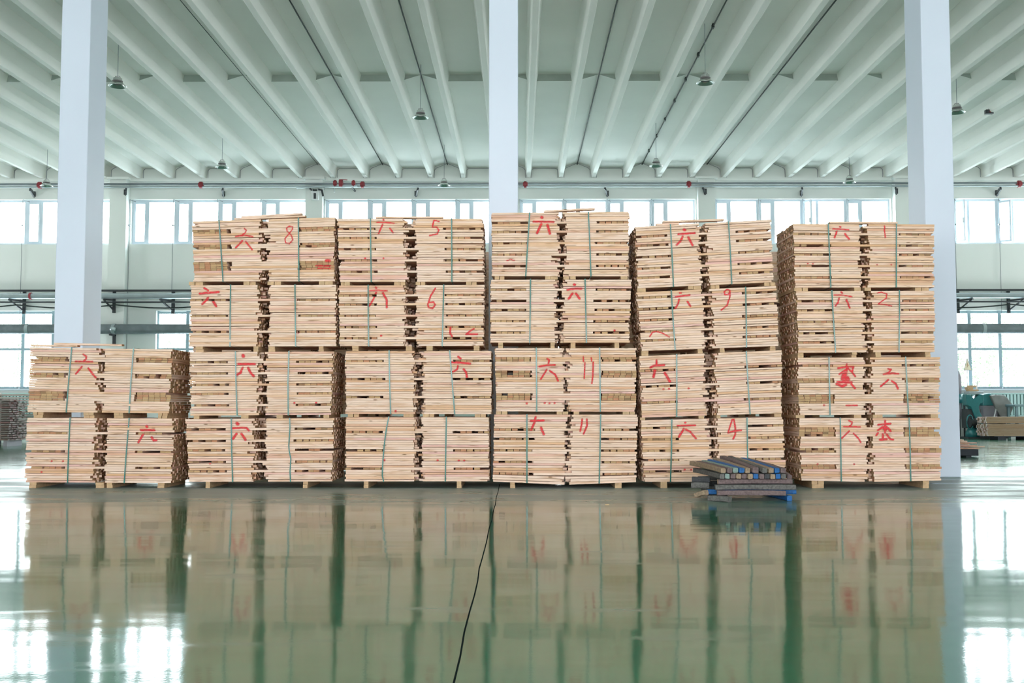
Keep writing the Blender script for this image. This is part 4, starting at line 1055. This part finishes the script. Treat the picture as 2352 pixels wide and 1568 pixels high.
WORD = {'grey': 'weathered grey', 'dark': 'dark grey', 'mauve': 'reddish brown', 'tan': 'old tan', 'blue': 'blue-painted', 'mint': 'mint-painted'}


def timber(p0, p1, w, h, colour, label):
    """one sawn bar from p0 to p1 (centre line), rounded arrises, worn ends"""
    p0, p1 = Vector(p0), Vector(p1)
    c = (p0 + p1) / 2
    d_ = p1 - p0
    a = d_.normalized().cross(Vector((0, 0, 1))).normalized()
    u = a.cross(d_).normalized()
    mb = MB()
    n = 6
    c_ = min(w, h) * 0.14
    prof = [(-w / 2 + c_, -h / 2), (w / 2 - c_, -h / 2), (w / 2, -h / 2 + c_), (w / 2, h / 2 - c_), (w / 2 - c_, h / 2), (-w / 2 + c_, h / 2), (-w / 2, h / 2 - c_), (-w / 2, -h / 2 + c_)]
    rings = []
    for i in range(n):
        q = i / (n - 1) - 0.5
        bow = 0.004 * math.cos(q * 3)
        rings.append([d_ * q + a * (x + rnd.gauss(0, 0.0012)) + u * (z + bow + rnd.gauss(0, 0.0012)) for x, z in prof])
    vs = [v for r_ in rings for v in r_]
    m_ = len(prof)
    fs = [(i * m_ + k, i * m_ + (k + 1) % m_, (i + 1) * m_ + (k + 1) % m_, (i + 1) * m_ + k) for i in range(n - 1) for k in range(m_)]
    fs += [tuple(reversed(range(m_))), tuple(range((n - 1) * m_, n * m_))]
    mb.poly(vs, fs)
    o = mb.build('timber_bar', TCOL[colour])
    o.data.materials.append(TCOL[TIP[colour]])
    o.data.polygons[len(fs) - 2].material_index = 1
    o.location = c
    return tag(o, label, 'timber', 'scrap timbers in the pile on the floor')


ORD = ['first', 'second', 'third', 'fourth', 'fifth', 'sixth', 'seventh', 'eighth', 'ninth', 'tenth', 'eleventh', 'twelfth', 'thirteenth']
T = 0.055
# two runners on the floor
timber((1.98, 11.02, T / 2), (2.16, 10.86, T / 2), 0.075, T, 'grey', 'weathered grey offcut on the floor beneath the scrap pile')
timber((2.12, 11.75, T / 2), (2.165, 11.15, T / 2), 0.06, T, 'dark', 'dark grey runner on the floor under the left half of the scrap pile')
timber((2.72, 11.75, T / 2), (2.80, 10.98, T / 2), 0.055, T, 'blue', 'blue-painted runner on the floor under the right end of the scrap pile')
# cross layers, lying across the view
z = T + 0.026
timber((2.06, 11.02, z), (2.76, 10.99, z), 0.06, 0.05, 'mauve', 'reddish brown bar lowest at the front of the scrap pile')
timber((1.98, 11.16, z), (2.92, 11.20, z), 0.055, 0.05, 'blue', 'blue bar sticking out low on both sides of the scrap pile')
timber((2.00, 11.60, z), (2.85, 11.62, z), 0.06, 0.05, 'grey', 'weathered grey bar lowest at the back of the scrap pile')
z += 0.056
timber((2.04, 11.04, z), (2.88, 11.06, z), 0.065, 0.05, 'grey', 'long weathered grey bar across the front of the scrap pile, second up')
timber((1.98, 11.60, z), (2.88, 11.60, z), 0.065, 0.05, 'dark', 'dark grey bar across the back of the scrap pile, second up')
z += 0.056
timber((2.08, 11.08, z), (2.86, 11.12, z), 0.06, 0.048, 'mauve', 'reddish brown bar across the front of the scrap pile, third up')
timber((1.96, 11.58, z), (2.86, 11.56, z), 0.06, 0.048, 'grey', 'weathered grey bar across the back of the scrap pile, third up')
# short ends poking out at the left of the pile
timber((1.845, 11.34, 0.135), (2.03, 11.30, 0.135), 0.07, 0.06, 'grey', 'weathered grey stub poking out left of the scrap pile, lower of two')
timber((1.86, 11.36, 0.196), (2.04, 11.30, 0.196), 0.06, 0.055, 'dark', 'dark grey stub poking out left of the scrap pile, upper of two')
timber((1.87, 11.20, 0.04), (1.965, 11.09, 0.08), 0.055, 0.05, 'tan', 'short tan stub at the left end of the scrap pile')
# bars pointing at the viewer
z = T + 0.166 + 0.030
row = ['grey', 'mint', 'mauve', 'tan', 'mauve', 'tan', 'blue', 'mauve', 'dark', 'tan', 'blue', 'grey']
for i, cc in enumerate(row):
    xf = 2.115 + i * 0.0585
    timber((xf - 0.13, 11.92, z + 0.01), (xf, 11.03 + rnd.uniform(-0.02, 0.02), z), 0.052, 0.05, cc, f'{WORD[cc]} bar end, {ORD[i]} from left in lower row of the scrap pile')
z += 0.057
row = [('tan', 2.13, -0.18, 0.02), ('mauve', 2.20, -0.18, 0.02), ('mint', 2.265, -0.18, 0.03), ('blue', 2.327, -0.18, 0.04), ('tan', 2.388, -0.18, 0.055), ('mauve', 2.472, -0.18, 0.075), ('grey', 2.56, -0.18, 0.075), ('tan', 2.628, -0.18, 0.06), ('blue', 2.694, -0.18, 0.06), ('mauve', 2.758, -0.18, 0.05)]
for i, (cc, xf, dx, dz) in enumerate(row):
    big = 1.2 if cc == 'mauve' and i == 5 else 1.0
    timber((xf + dx, 11.92, z + dz + 0.01), (xf, 11.05 + rnd.uniform(-0.03, 0.03), z + 0.003), 0.055 * big, 0.05 * big, cc, f'{WORD[cc]} slanting bar, {ORD[i]} from the left on top of scrap pile')
timber((2.80, 11.75, z + 0.01), (2.865, 11.22, z - 0.075), 0.05, 0.045, 'mauve', 'reddish brown bar sloping down at the right end of the scrap pile')
tag(MB().box(-0.02, 0.02, -0.006, 0.006, 0.0, 0.01).build('wood_chip', M['bearer']), 'tiny wood chip lying on the bare floor in front of the middle stacks', 'chip').location = (0.88, 10.55, 0.0)

# ------------------------------------------------------------------ right background
RY = Y_WALL - 0.12
for x0, x1, lab in ((13.15, 16.5, 'pale green ribbed radiator under the lower window at the far right'), (-17.0, -13.4, 'pale ribbed radiator under the lower window at the far left')):
    r_ = tag(empty('radiator', ((x0 + x1) / 2, RY, 0.64)), lab, 'radiator', 'radiators under the far windows')
    w = x1 - x0
    pm = MB()
    k = -w / 2
    while k < w / 2 - 0.05:
        pm.box(k, k + 0.075, -0.05, 0.05, 0.03, 0.66)
        k += 0.105
    pm.build('panel', M['radiator'], r_, bevel=0.01)
    MB().box(-w / 2, w / 2, -0.06, 0.06, 0.66, 0.70).box(-w / 2, w / 2, -0.06, 0.06, -0.0, 0.03).build('rail', M['radiator'], r_)
    MB().box(-w / 2 + 0.2, -w / 2 + 0.26, -0.04, 0.1, -0.64, 0.0).box(w / 2 - 0.26, w / 2 - 0.2, -0.04, 0.1, -0.64, 0.0).build('stand', M['radiator'], r_)

# long battens on a pallet
pal = tag(empty('pallet', (14.7, 29.85, 0)), 'dark wooden pallet under the long battens at the far right', 'pallet')
MB().box(-1.3, 1.4, 0.0, 0.55, 0.085, 0.105).build('deck', M['blackwood'], pal)
for x in (-1.2, -0.45, 0.35, 1.15):
    MB().box(x, x + 0.22, 0.02, 0.53, 0.0, 0.085).build('block', M['blackwood'], pal)
for nm, z0, rows, lab in (('lower', 0.105, 8, 'lower bundle of long tan battens on the pallet at the far right'), ('upper', 0.47, 4, 'thinner upper bundle of long tan battens at the far right')):
    b_ = tag(empty('batten_bundle', (13.2, 29.85, z0)), lab, 'batten bundle', 'batten bundles on the far pallet')
    fr_, rs_ = [], []
    for i in range(rows):
        for k in range(13):
            e = rnd.uniform(-0.03, 0.04)
            bd = (e, 3.2 + e, k * 0.052, k * 0.052 + 0.048, i * 0.043, i * 0.043 + 0.041, 'x', tone_of(0.3 + 0.5 * rnd.random()))
            (fr_ if k == 0 else rs_).append(bd)
    for bd in fr_: boards_object('batten', [bd], b_, m=None)
    boards_object('inner_batten_mass', rs_, b_, kind='stuff')
M_BAT = plank_material('batten_wood', (0.42, 0.31, 0.22), (0.38, 0.27, 0.18), (0.40, 0.26, 0.16), (0.36, 0.25, 0.21), end=(0.50, 0.42, 0.38))
for o in list(C.objects):
    if o.name.startswith(('batten', 'inner_batten')) and o.type == 'MESH':
        o.data.materials[0] = M_BAT

# offcuts on a dark crate by the foot of the right column
cr = tag(empty('crate', (8.0, 20.3, 0)), 'low dark crate on the floor just right of the rightmost column', 'crate')
MB().box(-0.6, 0.68, -0.28, 0.28, 0.03, 0.15).build('box', M['blackwood'], cr, bevel=0.01)
MB().box(-0.5, -0.4, -0.26, 0.26, 0, 0.03).box(0.45, 0.55, -0.26, 0.26, 0, 0.03).build('foot', M['blackwood'], cr)
offs = [(-0.55, 0.75, 0.152, 0, -0.2, 0.9), (-0.5, 0.92, 0.178, 0, -0.05, 0.2), (-0.6, 0.70, 0.204, 0, -0.22, 0.95), (-0.5, 0.62, 0.230, 0, -0.05, 0.3), (-0.55, 0.70, 0.256, 0, -0.2, 0.97), (-0.6, 0.55, 0.282, 0, -0.12, 0.15), (-0.6, 0.45, 0.308, 0, -0.2, 0.1)]
for i, (x0, x1, z, dz, y, tn) in enumerate(offs):
    o = boards_object('offcut_board', [(x0, x1, 0, 0.11, 0, 0.022, 'x', (tn, rnd.random()))], None, lambda p: (p[0], p[1] + 0.05 * p[0], p[2] + dz * 0.3 * (p[0] - x0)))
    o.location = (8.0, 20.3 + y, z)
    tag(o, f'offcut board, {ORD[i]} up from the crate beside the rightmost column', 'board', 'offcut boards on the dark crate')

# teal woodworking machine and dust collector by the wall
dc = tag(empty('dust_collector', (13.12, 31.78, 0)), 'upright dust collector with grey bag and teal drum beside the rightmost column', 'machine')
MB().lathe([(0.0, 1.30), (0.17, 1.30), (0.19, 1.5), (0.18, 1.8), (0.13, 1.98), (0.05, 2.06), (0.0, 2.07)], n=18).build('upper_bag', M['bag'], dc)
MB().lathe([(0.0, 1.03), (0.21, 1.03), (0.21, 1.3), (0.0, 1.3)], n=20).build('drum', M['teal'], dc)
MB().lathe([(0.0, 0.55), (0.15, 0.56), (0.17, 0.7), (0.16, 1.03)], n=18).build('lower_bag', M['palebag'], dc)
for a_ in (-1, 1):
    for c_ in (-1, 1):
        MB().box(a_ * 0.18 - 0.02, a_ * 0.18 + 0.02, c_ * 0.18 - 0.02, c_ * 0.18 + 0.02, 0.0, 1.04).build('leg', M['dark'], dc)
mw = tag(empty('planing_machine', (13.56, 31.05, 0)), 'teal woodworking machine with a curved casting, near the far right wall', 'machine')
casting = [(-0.42, 1.28), (-0.40, 0.98), (-0.20, 0.92), (-0.08, 0.70), (0.02, 0.52), (0.04, 0.32), (0.34, 0.32), (0.33, 0.62), (0.20, 0.80), (0.17, 0.93), (0.24, 1.02), (0.36, 1.04), (0.40, 1.12), (0.40, 1.28), (0.22, 1.29), (0.05, 1.22), (-0.06, 1.16), (-0.2, 1.26)]
MB().prism(casting, -0.14, 0.14).build('casting', M['teal'], mw, bevel=0.015)
MB().box(-0.36, 0.30, -0.10, 0.3, 0.30, 0.86).build('cabinet', M['dark'], mw)
MB().box(-0.30, 0.36, -0.2, 0.2, 1.30, 1.38).build('work_table', M['galv'], mw, bevel=0.01)
MB().box(-0.26, 0.18, -0.14, 0.10, 1.38, 1.43).box(-0.30, -0.05, -0.10, 0.12, 1.43, 1.50).box(-0.22, 0.10, -0.1, 0.1, 1.50, 1.55).build('fence', M['bearer'], mw)
MB().bar((0.17, 0.0, 1.38), (0.22, 0.0, 1.68), 0.05, 0.05).build('lever', M['white'], mw)
MB().tube([(-0.32, -0.2, 0.46), (-0.02, -0.2, 0.46)], 0.13, 16).tube([(-0.02, -0.2, 0.46), (0.06, -0.2, 0.46)], 0.08, 14).build('motor', M['dark'], mw)
MB().lathe([(0.0, 0.0), (0.30, 0.0), (0.28, 0.14), (0.16, 0.26), (0.0, 0.27)], (-0.08, -0.02, 0.05), 18).build('motor_base', M['teal'], mw)
wh = []
for q in range(25):
    a_ = 2 * math.pi * q / 24
    wh.append((-0.36 + 0.15 * math.cos(a_), -0.27, 0.48 + 0.20 * math.sin(a_)))
MB().tube(wh, 0.025, 8, caps=False).build('flywheel_guard', M['teal'], mw)
MB().box(-0.5, 0.5, -0.32, 0.3, 0.0, 0.05).build('base', M['dark'], mw)
mw.location.x = 13.34
mw.scale.x = 0.62
cv = tag(empty('chip_hood', (14.03, 31.72, 0)), 'grey-brown canvas chip hood tilted beside the teal machine', 'hood')
MB().prism([(-0.02, 1.26), (0.16, 1.28), (0.42, 1.27), (0.50, 1.20), (0.66, 0.98), (0.67, 0.88), (0.60, 0.74), (0.46, 0.62), (0.30, 0.60), (0.14, 0.90)], -0.28, 0.28).build('hood', M['hood'], cv, bevel=0.03)
MB().prism([(-0.20, 1.24), (-0.16, 1.30), (0.0, 1.32), (0.08, 1.29), (0.20, 0.96), (-0.20, 0.96)], -0.2, 0.2).build('drum', M['teal'], cv, bevel=0.02)
MB().box(-0.20, 0.22, -0.2, 0.2, 0.05, 0.955).build('cabinet', M['bag'], cv)
MB().bar((0.20, -0.23, 0.97), (0.10, -0.23, 0.60), 0.03, 0.03).build('strut', M['white'], cv)
MB().box(-0.22, 0.55, -0.22, 0.22, 0.0, 0.05).build('base', M['dark'], cv)
MB().box(0.40, 0.46, -0.2, 0.2, 0.05, 0.66).build('stand', M['dark'], cv)

bn = tag(empty('work_bench', (15.22, 31.0, 0)), 'small grey steel bench before the radiator at the far right edge', 'bench')
MB().box(-0.83, 0.9, -0.3, 0.3, 0.93, 1.0).build('top', M['bench'], bn, bevel=0.008)
for x in (-0.76, -0.22, 0.8):
    for y in (-0.25, 0.25):
        MB().box(x - 0.035, x + 0.035, y - 0.03, y + 0.03, 0, 0.93).build('leg', M['bench'], bn)

sg = tag(empty('warning_sign', (13.56, 31.9, 0)), 'pale yellow triangular warning sign on a thin white post before the far right window', 'sign')
MB().tube([(0, 0.03, 0), (0, 0.03, 2.2)], 0.012, 8).box(-0.12, 0.12, -0.08, 0.12, 0, 0.02).build('post', M['white'], sg)
MB().prism([(-0.125, 2.02), (0.125, 2.02), (0.0, 2.40)], -0.006, 0.006).build('plate', M['palebag'], sg)
MB().prism([(-0.107, 2.035), (0.107, 2.035), (0.0, 2.37)], -0.012, -0.006).build('face', M['sign'], sg)
MB().prism([(0.015, 2.275), (-0.035, 2.17), (-0.005, 2.17), (-0.03, 2.07), (0.035, 2.19), (0.005, 2.19)], -0.014, -0.012).build('symbol', M['bearer'], sg)

# ------------------------------------------------------------------ left background: sticked boards
M_SLAT = plank_material('grey_slat_wood', (0.34, 0.31, 0.29), (0.30, 0.27, 0.25), (0.33, 0.22, 0.19), (0.36, 0.20, 0.20), end=(0.33, 0.27, 0.26))
ss = tag(empty('slat_stack', (-12.08, 25.0, 0)), 'loosely stacked grey slats with gaps beside the short left stack', 'slat stack')
fr_, rs_ = [], []
for i in range(19):
    zz = 0.14 + i * 0.0515
    for k in range(6):
        e = rnd.uniform(-0.05, 0.02)
        bd = (-2.6 + e, e, k * 0.145, k * 0.145 + 0.125, zz, zz + 0.03, 'x', tone_of())
        (fr_ if k == 0 else rs_).append(bd)
    for x in (-2.4, -1.3, -0.25):
        rs_.append((x, x + 0.05, 0.0, 0.85, zz + 0.03, zz + 0.0515, 'y', tone_of()))
for bd in fr_: boards_object('slat', [bd], ss, m=M_SLAT)
boards_object('inner_slat_mass', rs_, ss, m=M_SLAT, kind='stuff')
for x in (-2.3, -1.2, -0.16):
    MB().box(x, x + 0.09, 0.05, 0.8, 0, 0.14).build('bearer', M['palebag'], ss)
sb = tag(empty('board_stack', (-12.2, 27.0, 0)), 'stack of long pale boards behind the grey slat stack, far left', 'board stack')
fr_, rs_ = [], []
for i in range(16):
    zz = 0.12 + i * 0.073
    for k in range(4):
        e = rnd.uniform(-0.04, 0.04)
        bd = (-3.4 + e, 0.6 + e, k * 0.2, k * 0.2 + 0.18, zz, zz + 0.045, 'x', tone_of(0.1 * rnd.random()))
        (fr_ if k == 0 else rs_).append(bd)
    for x in (-3.2, -1.5, 0.3):
        rs_.append((x, x + 0.05, 0.0, 0.78, zz + 0.045, zz + 0.073, 'y', tone_of()))
M_WB = plank_material('white_board_wood', (0.66, 0.62, 0.58), (0.62, 0.57, 0.52), (0.6, 0.5, 0.45), (0.6, 0.5, 0.48))
for bd in fr_: boards_object('board', [bd], sb, m=M_WB)
boards_object('inner_board_mass', rs_, sb, m=M_WB, kind='stuff')
for x in (-3.2, -1.5, 0.3):
    MB().box(x, x + 0.09, 0.05, 0.75, 0, 0.12).build('bearer', M['blackwood'], sb)
